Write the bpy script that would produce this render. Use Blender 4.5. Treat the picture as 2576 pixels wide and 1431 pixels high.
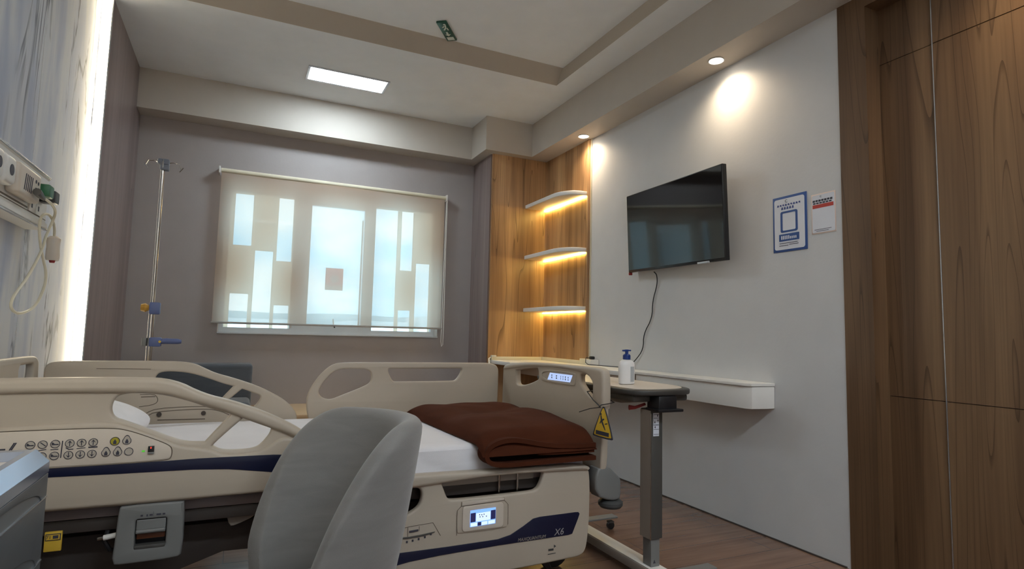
import bpy, bmesh, math, random
from mathutils import Vector, Matrix, noise
random.seed(7)
for o in list(bpy.data.objects): bpy.data.objects.remove(o)
scene = bpy.context.scene
COL = scene.collection
PI = math.pi

# ------------------------------------------------------------ camera
cam_d = bpy.data.cameras.new('camera'); cam = bpy.data.objects.new('camera', cam_d); COL.objects.link(cam)
cam_d.sensor_width = 36; cam_d.lens = 1466.245/2576*36; cam_d.clip_start = .02; cam_d.clip_end = 2000
YAW, PIT, ROL = math.radians(25.0177), math.radians(4.9749), math.radians(-1.3521)
_f = Vector((math.sin(YAW)*math.cos(PIT), math.cos(YAW)*math.cos(PIT), math.sin(PIT)))
_r = Vector((math.cos(YAW), -math.sin(YAW), 0)); _d = _f.cross(_r)
_r2 = math.cos(ROL)*_r + math.sin(ROL)*_d; _d2 = -math.sin(ROL)*_r + math.cos(ROL)*_d
cam.matrix_world = Matrix.Translation((0, 0, 1.0)) @ Matrix(((_r2.x, -_d2.x, -_f.x), (_r2.y, -_d2.y, -_f.y), (_r2.z, -_d2.z, -_f.z))).to_4x4()
scene.camera = cam
scene.view_settings.view_transform = 'Standard'; scene.view_settings.look = 'None'
scene.view_settings.gamma = 1; scene.view_settings.use_curve_mapping = False
scene.view_settings.exposure = 0.36

# ------------------------------------------------------------ sky
SKY_STRENGTH = 2.8
world = bpy.data.worlds.new('world'); scene.world = world; world.use_nodes = True
wn = world.node_tree; wn.nodes.clear()
def N(nt, t, **kw):
    n = nt.nodes.new(t)
    for k, v in kw.items():
        if hasattr(n, k): setattr(n, k, v)
        else: n.inputs[k.replace('_', ' ')].default_value = v
    return n
wo = N(wn, 'ShaderNodeOutputWorld'); bg = N(wn, 'ShaderNodeBackground'); tc = N(wn, 'ShaderNodeTexCoord')
mp = N(wn, 'ShaderNodeMapping'); mp.inputs['Scale'].default_value = (3, 3, 7)
nz = N(wn, 'ShaderNodeTexNoise', Scale=1.6, Detail=5.0, Roughness=.55)
rp = N(wn, 'ShaderNodeValToRGB'); rp.color_ramp.elements[0].position = .42; rp.color_ramp.elements[1].position = .62
rp.color_ramp.elements[0].color = (.36, .76, 1, 1); rp.color_ramp.elements[1].color = (.80, .95, 1, 1)
wn.links.new(tc.outputs['Generated'], mp.inputs['Vector']); wn.links.new(mp.outputs[0], nz.inputs['Vector'])
wn.links.new(nz.outputs['Fac'], rp.inputs[0]); wn.links.new(rp.outputs[0], bg.inputs[0]); wn.links.new(bg.outputs[0], wo.inputs[0])
bg.inputs[1].default_value = SKY_STRENGTH

LED_PANEL = 34.0
REAR_FILL = 29.5
LED_STRIP = 13.0
DOWNLIGHT_W = 18.0
SHELF_LED = 30.0

# ------------------------------------------------------------ materials
def mat(name, col, rough=.5, metal=0, emit=None, es=0, spec=.5, bump=None, coat=0):
    m = bpy.data.materials.new(name); m.use_nodes = True; nt = m.node_tree; b = nt.nodes['Principled BSDF']
    b.inputs['Base Color'].default_value = (*col, 1); b.inputs['Roughness'].default_value = rough
    b.inputs['Metallic'].default_value = metal; b.inputs['Specular IOR Level'].default_value = spec
    b.inputs['Coat Weight'].default_value = coat
    if emit: b.inputs['Emission Color'].default_value = (*emit, 1); b.inputs['Emission Strength'].default_value = es
    # fine procedural variation of tone
    g = N(nt, 'ShaderNodeNewGeometry'); n = N(nt, 'ShaderNodeTexNoise', Scale=6.0, Detail=4.0)
    nt.links.new(g.outputs['Position'], n.inputs['Vector'])
    mr = N(nt, 'ShaderNodeMapRange'); mr.inputs['To Min'].default_value = .94; mr.inputs['To Max'].default_value = 1.05
    nt.links.new(n.outputs['Fac'], mr.inputs[0])
    mx = N(nt, 'ShaderNodeVectorMath', operation='SCALE'); mx.inputs[0].default_value = col
    nt.links.new(mr.outputs[0], mx.inputs['Scale']); nt.links.new(mx.outputs[0], b.inputs['Base Color'])
    if bump:
        n2 = N(nt, 'ShaderNodeTexNoise', Scale=bump[0], Detail=6.0); nt.links.new(g.outputs['Position'], n2.inputs['Vector'])
        bp = N(nt, 'ShaderNodeBump', Strength=bump[1], Distance=bump[2]); nt.links.new(n2.outputs['Fac'], bp.inputs['Height'])
        nt.links.new(bp.outputs[0], b.inputs['Normal'])
    return m
def ramp(nt, stops):
    r = N(nt, 'ShaderNodeValToRGB'); e = r.color_ramp.elements
    e[0].position, e[0].color = stops[0][0], (*stops[0][1], 1); e[1].position, e[1].color = stops[1][0], (*stops[1][1], 1)
    for p, c in stops[2:]:
        x = e.new(p); x.color = (*c, 1)
    return r
def wood_mat(name, dark, mid, light, rough=.35, seed=0., zs=.35, xs=6.):
    m = bpy.data.materials.new(name); m.use_nodes = True; nt = m.node_tree; b = nt.nodes['Principled BSDF']; L = nt.links.new
    g = N(nt, 'ShaderNodeNewGeometry'); mp = N(nt, 'ShaderNodeMapping'); mp.inputs['Scale'].default_value = (xs, xs, zs); mp.inputs['Location'].default_value = (seed, seed*2, seed)
    L(g.outputs['Position'], mp.inputs['Vector'])
    n1 = N(nt, 'ShaderNodeTexNoise', Scale=1.0, Detail=3.0, Roughness=.5, Distortion=.35); L(mp.outputs[0], n1.inputs['Vector'])
    r1 = ramp(nt, [(.30, dark), (.72, light), (.5, mid)]); L(n1.outputs['Fac'], r1.inputs[0])
    # thin dark growth lines
    mp2 = N(nt, 'ShaderNodeMapping'); mp2.inputs['Scale'].default_value = (xs*.9, xs*.9, zs*.8); L(g.outputs['Position'], mp2.inputs['Vector'])
    n2 = N(nt, 'ShaderNodeTexNoise', Scale=1.0, Detail=1.0, Distortion=.6); L(mp2.outputs[0], n2.inputs['Vector'])
    mu = N(nt, 'ShaderNodeMath', operation='MULTIPLY'); mu.inputs[1].default_value = 14; L(n2.outputs['Fac'], mu.inputs[0])
    fr = N(nt, 'ShaderNodeMath', operation='FRACT'); L(mu.outputs[0], fr.inputs[0])
    r2 = ramp(nt, [(0., (.48, .46, .44)), (.11, (1, 1, 1))]); L(fr.outputs[0], r2.inputs[0])
    mp3 = N(nt, 'ShaderNodeMapping'); mp3.inputs['Scale'].default_value = (90, 90, 2.5); L(g.outputs['Position'], mp3.inputs['Vector'])
    n3 = N(nt, 'ShaderNodeTexNoise', Scale=1.0, Detail=2.0); L(mp3.outputs[0], n3.inputs['Vector'])
    r3 = ramp(nt, [(.3, (.86, .86, .86)), (.7, (1.06, 1.06, 1.06))]); L(n3.outputs['Fac'], r3.inputs[0])
    m1 = N(nt, 'ShaderNodeVectorMath', operation='MULTIPLY'); L(r1.outputs[0], m1.inputs[0]); L(r2.outputs[0], m1.inputs[1])
    m2 = N(nt, 'ShaderNodeVectorMath', operation='MULTIPLY'); L(m1.outputs[0], m2.inputs[0]); L(r3.outputs[0], m2.inputs[1])
    L(m2.outputs[0], b.inputs['Base Color']); b.inputs['Roughness'].default_value = rough
    return m
def marble_mat():
    m = bpy.data.materials.new('marble'); m.use_nodes = True; nt = m.node_tree; b = nt.nodes['Principled BSDF']; L = nt.links.new
    g = N(nt, 'ShaderNodeNewGeometry'); mp = N(nt, 'ShaderNodeMapping'); mp.inputs['Scale'].default_value = (2, 2.9, .62); L(g.outputs['Position'], mp.inputs['Vector'])
    n1 = N(nt, 'ShaderNodeTexNoise', Scale=1.3, Detail=5.0, Roughness=.55, Distortion=.9); L(mp.outputs[0], n1.inputs['Vector'])
    s = N(nt, 'ShaderNodeMath', operation='SUBTRACT'); s.inputs[1].default_value = .5; L(n1.outputs['Fac'], s.inputs[0])
    a = N(nt, 'ShaderNodeMath', operation='ABSOLUTE'); L(s.outputs[0], a.inputs[0])
    r = ramp(nt, [(0., (.05, .055, .075)), (.024, (.70, .72, .77)), (.006, (.12, .13, .18))]); L(a.outputs[0], r.inputs[0])
    n2 = N(nt, 'ShaderNodeTexNoise', Scale=1.1, Detail=3.0); L(mp.outputs[0], n2.inputs['Vector'])
    r2 = ramp(nt, [(.44, (0, 0, 0)), (.53, (1, 1, 1))]); L(n2.outputs['Fac'], r2.inputs[0])
    n3 = N(nt, 'ShaderNodeTexNoise', Scale=2.4, Detail=4.0, Distortion=.5); L(mp.outputs[0], n3.inputs['Vector'])
    r3 = ramp(nt, [(.35, (.56, .60, .70)), (.6, (.74, .75, .77))]); L(n3.outputs['Fac'], r3.inputs[0])
    mx = N(nt, 'ShaderNodeMix', data_type='RGBA'); L(r2.outputs[0], mx.inputs[0]); L(r.outputs[0], mx.inputs[6]); L(r3.outputs[0], mx.inputs[7])
    mm = N(nt, 'ShaderNodeMix', data_type='RGBA', blend_type='MULTIPLY'); mm.inputs[0].default_value = .75
    L(mx.outputs[2], mm.inputs[6]); L(r3.outputs[0], mm.inputs[7])
    L(mm.outputs[2], b.inputs['Base Color']); b.inputs['Roughness'].default_value = .5; b.inputs['Specular IOR Level'].default_value = .3
    return m
def floor_mat():
    m = bpy.data.materials.new('laminate'); m.use_nodes = True; nt = m.node_tree; b = nt.nodes['Principled BSDF']; L = nt.links.new
    g = N(nt, 'ShaderNodeNewGeometry')
    br = N(nt, 'ShaderNodeTexBrick', Scale=1.0, Mortar_Size=.0018, Brick_Width=1.2, Row_Height=.19)
    br.inputs['Color1'].default_value = (.9, .9, .9, 1); br.inputs['Color2'].default_value = (1.08, 1.08, 1.08, 1); br.inputs['Mortar'].default_value = (.45, .45, .45, 1)
    L(g.outputs['Position'], br.inputs['Vector'])
    mp = N(nt, 'ShaderNodeMapping'); mp.inputs['Scale'].default_value = (1.2, 12, 1); L(g.outputs['Position'], mp.inputs['Vector'])
    n = N(nt, 'ShaderNodeTexNoise', Scale=1.5, Detail=5.0, Distortion=.4); L(mp.outputs[0], n.inputs['Vector'])
    r = ramp(nt, [(.3, (.15, .082, .055)), (.7, (.23, .135, .09))]); L(n.outputs['Fac'], r.inputs[0])
    mx = N(nt, 'ShaderNodeVectorMath', operation='MULTIPLY'); L(r.outputs[0], mx.inputs[0]); L(br.outputs['Color'], mx.inputs[1])
    L(mx.outputs[0], b.inputs['Base Color']); b.inputs['Roughness'].default_value = .2; b.inputs['Specular IOR Level'].default_value = .65
    return m
def fabric_mat(name, col, scale=260, var=.25, rough=.9, sheen=.3):
    m = mat(name, col, rough, spec=.15); nt = m.node_tree; b = nt.nodes['Principled BSDF']; L = nt.links.new
    b.inputs['Sheen Weight'].default_value = sheen
    g = N(nt, 'ShaderNodeNewGeometry'); n = N(nt, 'ShaderNodeTexNoise', Scale=float(scale), Detail=2.0); L(g.outputs['Position'], n.inputs['Vector'])
    mp = N(nt, 'ShaderNodeMapping'); mp.inputs['Scale'].default_value = (4, 4, 18); L(g.outputs['Position'], mp.inputs['Vector'])
    n2 = N(nt, 'ShaderNodeTexNoise', Scale=1.6, Detail=4.0, Distortion=.6); L(mp.outputs[0], n2.inputs['Vector'])
    mr = N(nt, 'ShaderNodeMapRange'); mr.inputs['From Min'].default_value = .3; mr.inputs['From Max'].default_value = .7
    mr.inputs['To Min'].default_value = 1-var; mr.inputs['To Max'].default_value = 1+var; L(n2.outputs['Fac'], mr.inputs[0])
    mx = N(nt, 'ShaderNodeVectorMath', operation='SCALE'); mx.inputs[0].default_value = col; L(mr.outputs[0], mx.inputs['Scale']); L(mx.outputs[0], b.inputs['Base Color'])
    bp = N(nt, 'ShaderNodeBump', Strength=.25, Distance=.002); L(n.outputs['Fac'], bp.inputs['Height']); L(bp.outputs[0], b.inputs['Normal'])
    return m
def emis(name, col, s):
    m = bpy.data.materials.new(name); m.use_nodes = True; nt = m.node_tree; nt.nodes.clear()
    o = N(nt, 'ShaderNodeOutputMaterial'); e = N(nt, 'ShaderNodeEmission'); e.inputs[0].default_value = (*col, 1); e.inputs[1].default_value = s
    nt.links.new(e.outputs[0], o.inputs[0]); return m
def blind_mat():
    m = bpy.data.materials.new('blind_fabric'); m.use_nodes = True; nt = m.node_tree; nt.nodes.clear(); L = nt.links.new
    o = N(nt, 'ShaderNodeOutputMaterial'); tl = N(nt, 'ShaderNodeBsdfTranslucent'); df = N(nt, 'ShaderNodeBsdfDiffuse'); tr = N(nt, 'ShaderNodeBsdfTransparent')
    tl.inputs[0].default_value = (.86, .64, .50, 1); df.inputs[0].default_value = (.86, .82, .70, 1); tr.inputs[0].default_value = (1, 1, 1, 1)
    a = N(nt, 'ShaderNodeMixShader'); a.inputs[0].default_value = .82; L(df.outputs[0], a.inputs[1]); L(tl.outputs[0], a.inputs[2])
    b = N(nt, 'ShaderNodeMixShader')
    g = N(nt, 'ShaderNodeNewGeometry'); w = N(nt, 'ShaderNodeTexNoise', Scale=700.0); L(g.outputs['Position'], w.inputs['Vector'])
    mr = N(nt, 'ShaderNodeMapRange'); mr.inputs['To Min'].default_value = .15; mr.inputs['To Max'].default_value = .20; L(w.outputs['Fac'], mr.inputs[0]); L(mr.outputs[0], b.inputs[0])
    L(a.outputs[0], b.inputs[1]); L(tr.outputs[0], b.inputs[2]); L(b.outputs[0], o.inputs[0]); return m
def film_mat(name, col, fac, tr=0.):
    m = bpy.data.materials.new(name); m.use_nodes = True; nt = m.node_tree; nt.nodes.clear(); L = nt.links.new
    o = N(nt, 'ShaderNodeOutputMaterial'); tl = N(nt, 'ShaderNodeBsdfTranslucent'); df = N(nt, 'ShaderNodeBsdfDiffuse'); tl.inputs[0].default_value = (*col, 1); df.inputs[0].default_value = (*col, 1)
    a = N(nt, 'ShaderNodeMixShader'); a.inputs[0].default_value = fac; L(df.outputs[0], a.inputs[1]); L(tl.outputs[0], a.inputs[2]); L(a.outputs[0], o.inputs[0]); return m
def glass_mat():
    m = bpy.data.materials.new('window_glass'); m.use_nodes = True; nt = m.node_tree; nt.nodes.clear(); L = nt.links.new
    o = N(nt, 'ShaderNodeOutputMaterial'); g = N(nt, 'ShaderNodeBsdfGlossy', Roughness=.02); t = N(nt, 'ShaderNodeBsdfTransparent'); t.inputs[0].default_value = (.93, .98, 1, 1)
    f = N(nt, 'ShaderNodeFresnel', IOR=1.45); mx = N(nt, 'ShaderNodeMixShader')
    L(f.outputs[0], mx.inputs[0]); L(t.outputs[0], mx.inputs[1]); L(g.outputs[0], mx.inputs[2]); L(mx.outputs[0], o.inputs[0]); return m

M = dict(
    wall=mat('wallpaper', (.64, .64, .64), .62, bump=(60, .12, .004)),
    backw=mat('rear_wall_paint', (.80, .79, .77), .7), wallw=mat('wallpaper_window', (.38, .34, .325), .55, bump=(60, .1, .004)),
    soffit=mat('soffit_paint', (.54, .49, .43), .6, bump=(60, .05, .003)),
    ceil=mat('ceiling_paint', (.90, .93, .95), .7),
    cove=mat('cove_paint', (.52, .46, .385), .7),
    wood=wood_mat('walnut_laminate', (.24, .125, .055), (.47, .27, .125), (.68, .43, .22), .36, 0.),
    wood2=wood_mat('door_laminate', (.075, .038, .018), (.145, .080, .040), (.22, .13, .066), .42, 3.1, .28, 5.),
    woodp=wood_mat('gloss_tinted_laminate', (.21, .155, .145), (.26, .20, .188), (.33, .265, .25), .3, 7.7, .12, 9.),  # pinkish window gloss is put into this laminate's colour
    marble=marble_mat(), floor=floor_mat(),
    white=mat('white_paint', (.78, .76, .72), .4), cream=mat('cream_trim', (.72, .66, .50), .45),
    plastic=mat('cream_plastic', (.50, .43, .345), .42, bump=(400, .04, .0005)), plastic_l=mat('light_cream_plastic', (.66, .58, .49), .38),
    seam=mat('seam_dark', (.13, .10, .075), .6),
    navy=mat('navy_plastic', (.006, .009, .035), .35), black=mat('black_plastic', (.012, .012, .014), .4),
    dark=mat('dark_frame', (.055, .043, .037), .6), mauve=mat('platform_grey', (.25, .205, .205), .45),
    grey=mat('grey_plastic', (.20, .20, .195), .45), greyd=mat('dark_grey_plastic', (.055, .058, .058), .5), greyt=mat('table_edge_grey', (.045, .042, .038), .45), greym=mat('mid_grey', (.075, .072, .066), .45),
    chrome=mat('chrome', (.50, .48, .46), .13, 1), alu=mat('aluminium', (.62, .64, .68), .22, .85), beigem=mat('beige_metal', (.33, .29, .25), .4),
    sheet=fabric_mat('white_sheet', (.80, .78, .80), 500, .03, .85, .1), pillow=fabric_mat('pillow_cotton', (.84, .84, .88), 500, .03, .85, .1),
    blanket=fabric_mat('brown_fleece', (.070, .019, .008), 320, .12, .95, .0), blanket_shade=fabric_mat('fleece_fold_shade', (.012, .005, .004), 320, .1, .95, .0),
    chair=fabric_mat('grey_velvet', (.235, .225, .215), 420, .07, .85, .35), sofa=fabric_mat('slate_fabric', (.10, .11, .125), 380, .08, .85, .3),
    tan=mat('tan_wood', (.62, .44, .26), .4), tand=mat('red_brown_wood', (.12, .05, .03), .5),
    cab=mat('cabinet_grey', (.13, .145, .16), .38), blue=mat('blue_plastic', (.10, .135, .30), .4), bluegrey=mat('blue_grey_plastic', (.16, .18, .23), .45),
    amber=mat('amber_plastic', (.55, .30, .05), .4), yellow=mat('yellow_sign', (.80, .52, .04), .45), yellowk=mat('yellow_plate', (.70, .45, .05), .45),
    pump=mat('pump_blue', (.012, .045, .22), .3), bottle=mat('bottle_white', (.84, .82, .80), .3, spec=.5), label=mat('label_grey', (.45, .47, .48), .5),
    paper=mat('paper_white', (.74, .76, .82), .5), posterb=mat('poster_blue', (.03, .085, .28), .5), posterr=mat('poster_red', (.50, .05, .035), .5), ink=mat('ink_dark', (.05, .05, .07), .6),
    inkb=mat('ink_blue', (.05, .08, .26), .6), pink=mat('poster_edge', (.75, .60, .52), .5),
    screen=mat('tv_glass', (.003, .003, .004), .05, spec=.5), tvb=mat('tv_bezel', (.01, .01, .011), .3),
    green=mat('exit_green', (.012, .085, .05), .3), signw=mat('sign_white', (.75, .8, .72), .5), greenp=mat('green_plug', (.02, .14, .06), .4),
    frame=mat('window_frame', (.80, .85, .88), .4), film=film_mat('frosted_film', (.86, .70, .58), .7), sticker=film_mat('sticker_red', (.85, .13, .08), .7),
    blind=blind_mat(), glass=glass_mat(), rail=mat('blind_rail', (.42, .40, .37), .4), red=mat('red_lever', (.30, .03, .03), .5), orange=mat('orange_latch', (.16, .05, .02), .5),
    hill=mat('hazy_hill', (.40, .52, .56), .9), bldg=mat('pale_building', (.85, .85, .85), .8), rim=mat('window_tinted_metal', (.50, .60, .80), .22, .9), button=mat('button_grey', (.50, .45, .38), .45), buttony=mat('button_yellow', (.42, .36, .03), .4),  # rim metal carries the blue of the reflected window in its colour
    led_panel=emis('led_panel_light', (.78, .91, 1), LED_PANEL), rear_fill=emis('rear_fill_light', (.80, .91, 1), REAR_FILL), led_strip=emis('led_strip_light', (1, .86, .60), LED_STRIP),
    led_shelf=emis('led_shelf_light', (1, .74, .22), SHELF_LED), down=emis('downlight_light', (1, .90, .76), 14.),
    scr=emis('screen_light', (.20, .40, 1), 1.1), scrw=emis('screen_white', (.55, .68, 1), 1.1), scrd=emis('screen_dark', (.02, .02, .07), 1.), lcd=emis('label_light', (.50, .64, 1), .75),
    redled=emis('red_led', (1, .05, .03), 1.5), grnled=emis('green_led', (.2, .9, .1), .4), silver=mat('silver_print', (.55, .56, .58), .3, .5),
)

# ------------------------------------------------------------ geometry helpers
def chaikin(pts, n=3, closed=True):
    for _ in range(n):
        out = []; L = len(pts)
        rng = range(L) if closed else range(L-1)
        for i in rng:
            a, b = pts[i], pts[(i+1) % L]
            out.append(tuple(.75*a[k]+.25*b[k] for k in range(len(a)))); out.append(tuple(.25*a[k]+.75*b[k] for k in range(len(a))))
        if not closed: out = [pts[0]]+out+[pts[-1]]
        pts = out
    return pts
def rrect(x0, y0, x1, y1, r, n=5):
    out = []
    for cx, cy, a0 in ((x1-r, y1-r, 0), (x0+r, y1-r, 90), (x0+r, y0+r, 180), (x1-r, y0+r, 270)):
        for i in range(n+1):
            a = math.radians(a0+90*i/n); out.append((cx+r*math.cos(a), cy+r*math.sin(a)))
    return out
def arcpts(cx, cy, r, a0, a1, n=12): return [(cx+r*math.cos(math.radians(a0+(a1-a0)*i/n)), cy+r*math.sin(math.radians(a0+(a1-a0)*i/n))) for i in range(n+1)]
XZ = Matrix(((1, 0, 0, 0), (0, 0, -1, 0), (0, 1, 0, 0), (0, 0, 0, 1)))      # local x,y,z -> X, Z, -Y
YZ = Matrix(((0, 0, 1, 0), (1, 0, 0, 0), (0, 1, 0, 0), (0, 0, 0, 1)))       # local x->Y, y->Z, z->X
XY = Matrix.Identity(4)
WORG = {}
class MB:
    def __init__(s): s.bm = bmesh.new()
    def _add(s, vs, fs):
        v = [s.bm.verts.new(p) for p in vs]
        for f in fs:
            try: s.bm.faces.new([v[i] for i in f])
            except ValueError: pass
        return s
    def box(s, x0, x1, y0, y1, z0, z1, bev=0, seg=2, mtx=None):
        b = bmesh.new(); bmesh.ops.create_cube(b, size=1)
        for v in b.verts: v.co = Vector(((x0+x1)/2+v.co.x*(x1-x0), (y0+y1)/2+v.co.y*(y1-y0), (z0+z1)/2+v.co.z*(z1-z0)))
        if bev: bmesh.ops.bevel(b, geom=b.edges[:]+b.verts[:], offset=bev, segments=seg, affect='EDGES', profile=.5)
        return s.merge(b, mtx)
    def merge(s, b, mtx=None):
        if mtx is not None: bmesh.ops.transform(b, matrix=mtx, verts=b.verts)
        me = bpy.data.meshes.new('t'); b.to_mesh(me); b.free(); s.bm.from_mesh(me); bpy.data.meshes.remove(me); return s
    def plate(s, outer, holes, th, plane, at, bev=0., res=2):
        """flat piece with holes: outline in a plane, centred on coordinate `at` of the plane's normal, thickness th"""
        cu = bpy.data.curves.new('t', 'CURVE'); cu.dimensions = '2D'; cu.fill_mode = 'BOTH'
        for poly in [outer]+list(holes):
            sp = cu.splines.new('POLY'); sp.points.add(len(poly)-1); sp.use_cyclic_u = True
            for i, p in enumerate(poly): sp.points[i].co = (p[0], p[1], 0, 1)
        cu.extrude = max(th/2-bev, 1e-5); cu.bevel_depth = bev; cu.bevel_resolution = res; cu.offset = -bev
        ob = bpy.data.objects.new('t', cu); me = ob.to_mesh()
        b = bmesh.new(); b.from_mesh(me); ob.to_mesh_clear(); bpy.data.objects.remove(ob); bpy.data.curves.remove(cu)
        bmesh.ops.remove_doubles(b, verts=b.verts, dist=1e-5)
        m = plane.copy(); T = {'XZ': (0, at, 0), 'YZ': (at, 0, 0), 'XY': (0, 0, at)}['XZ' if plane is XZ else 'YZ' if plane is YZ else 'XY']
        return s.merge(b, Matrix.Translation(T) @ m)
    def tube(s, path, r, n=10, caps=True):
        P = [Vector(p) for p in path]; rings = []; up = None
        for i, p in enumerate(P):
            t = (P[min(i+1, len(P)-1)]-P[max(i-1, 0)]).normalized()
            if up is None: up = Vector((0, 0, 1)) if abs(t.z) < .9 else Vector((1, 0, 0))
            a = t.cross(up).normalized(); b = a.cross(t).normalized(); up = b
            rr = r[i] if isinstance(r, (list, tuple)) else r
            rings.append([s.bm.verts.new(p+rr*(math.cos(2*PI*k/n)*a+math.sin(2*PI*k/n)*b)) for k in range(n)])
        for i in range(len(rings)-1):
            for k in range(n): s.bm.faces.new((rings[i][k], rings[i][(k+1) % n], rings[i+1][(k+1) % n], rings[i+1][k]))
        if caps: s.bm.faces.new(rings[0][::-1]); s.bm.faces.new(rings[-1])
        return s
    def lathe(s, prof, c, n=28, sx=1, sy=1):
        rings = []
        for r, z in prof:
            rings.append([s.bm.verts.new((c[0]+sx*r*math.cos(2*PI*k/n), c[1]+sy*r*math.sin(2*PI*k/n), c[2]+z)) for k in range(n)])
        for i in range(len(rings)-1):
            for k in range(n): s.bm.faces.new((rings[i][k], rings[i][(k+1) % n], rings[i+1][(k+1) % n], rings[i+1][k]))
        s.bm.faces.new(rings[0][::-1]); s.bm.faces.new(rings[-1]); return s
    def cyl(s, p, q, r, n=16): return s.tube([p, q], r, n)
    def grid(s, fn, nu, nv, closed_u=False):
        V = [[s.bm.verts.new(fn(i/(nu if closed_u else nu-1), j/(nv-1))) for j in range(nv)] for i in range(nu)]
        for i in range(nu if closed_u else nu-1):
            for j in range(nv-1):
                k = (i+1) % nu; s.bm.faces.new((V[i][j], V[k][j], V[k][j+1], V[i][j+1]))
        return V
    def text(s, txt, size, plane, at, x, y, shear=0, th=.0008, flip=False, align='CENTER'):
        cu = bpy.data.curves.new('t', 'FONT'); cu.body = txt; cu.size = size; cu.extrude = th/2; cu.shear = shear; cu.align_x = align; cu.align_y = 'CENTER'
        ob = bpy.data.objects.new('t', cu); me = ob.to_mesh(); b = bmesh.new(); b.from_mesh(me); ob.to_mesh_clear(); bpy.data.objects.remove(ob); bpy.data.curves.remove(cu)
        T = {0: (0, at, 0), 1: (at, 0, 0)}[0 if plane is XZ else 1]
        F = Matrix.Scale(-1, 4, (1, 0, 0)) if flip else Matrix.Identity(4)
        return s.merge(b, Matrix.Translation(T) @ plane @ Matrix.Translation((x, y, 0)) @ F)
    def build(s, name, m, parent=None, sharp=35, sub=0, **tags):
        bmesh.ops.recalc_face_normals(s.bm, faces=s.bm.faces)
        for f in s.bm.faces: f.smooth = True
        me = bpy.data.meshes.new(name)
        vs = [v.co for v in s.bm.verts]; lo = Vector([min(v[k] for v in vs) for k in range(3)]); hi = Vector([max(v[k] for v in vs) for k in range(3)])
        c = (lo+hi)/2
        if parent is None: c.z = lo.z
        for v in s.bm.verts: v.co -= c
        s.bm.to_mesh(me); s.bm.free(); me.materials.append(M[m] if isinstance(m, str) else m)
        me.set_sharp_from_angle(angle=math.radians(sharp))
        o = bpy.data.objects.new(name, me); COL.objects.link(o); WORG[o.name] = c.copy()
        o.location = c
        if parent: o.parent = parent; o.location = c-WORG[parent.name]
        if sub: md = o.modifiers.new('subdivision', 'SUBSURF'); md.levels = sub; md.render_levels = sub
        for k, v in tags.items(): o[{'cat': 'category'}.get(k, k)] = v
        return o
def thing(name, loc, label, cat, group=None):
    o = bpy.data.objects.new(name, None); COL.objects.link(o); o.location = loc; WORG[o.name] = Vector(loc); o.empty_display_size = .1
    o['label'] = label; o['category'] = cat
    if group: o['group'] = group
    return o
def struct(name, mb, m, **k): return mb.build(name, m, kind='structure', **k)
def bx(*a, **k): return MB().box(*a, **k)

# ============================================================ ROOM
R, ZS, ZC, YW = 2.526, 2.606, 2.906, 5.12
XL, XM = -.766, -.822
struct('floor', bx(-1.0, 2.9, -1.8, 5.3, -.1, 0), 'floor')
# ceiling with tray opening
oc = [(-.86, -1.65), (2.75, -1.65), (2.75, 5.3), (-.86, 5.3)]; tray = [(-.5, .2), (2.095, .2), (2.095, 3.77), (-.5, 3.77)]
cm = MB(); cm.plate(oc, [tray], .02, XY, ZC+.01); struct('ceiling', cm, 'ceil')
cm = MB(); lo = [(-.5, .2, ZC), (2.095, .2, ZC), (2.095, 3.77, ZC), (-.5, 3.77, ZC)]; hi = [(-.4, .31, 3.0), (2.09, .31, 3.0), (2.09, 3.665, 3.0), (-.4, 3.665, 3.0)]
for i in range(4):
    j = (i+1) % 4; cm._add([lo[i], lo[j], hi[j], hi[i]], [(0, 1, 2, 3)])
    # outer face gives the cove its thickness
struct('trim_1', cm, 'cove')
struct('ceiling_tray', bx(-.6, 2.3, .1, 3.9, 3.0, 3.05), 'ceil')
# soffits
sm = MB().plate([(2.312, -1.65), (2.75, -1.65), (2.75, 5.2), (1.862, 5.2), (1.862, 4.59), (2.312, 4.59)], [], ZC-ZS, XY, (ZC+ZS)/2); struct('trim_2', sm, 'soffit')
struct('trim_3', bx(XL, 1.862, 4.935, YW+.02, ZS, ZC), 'soffit')
# right wall, wood corner, door recess
struct('wall_right', bx(R, R+.12, 1.78, 5.3, 0, ZS+.02), 'wall')
struct('wall_wood_right', bx(R-.022, R+.01, 3.955, 4.70, 0, ZS), 'wood')
struct('trim_4', bx(R-.03, R+.01, 3.935, 3.955, 0, ZS, bev=.002), 'wood')
struct('trim_5', bx(R-.010, R+.01, 3.925, 3.935, 0, ZS), 'cream')
struct('wall_column', bx(1.968, R+.05, 4.675, YW+.02, 0, ZS), 'wood')
struct('trim_6', bx(1.957, 1.968, 4.700, YW, 0, ZS), 'woodp')
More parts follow.
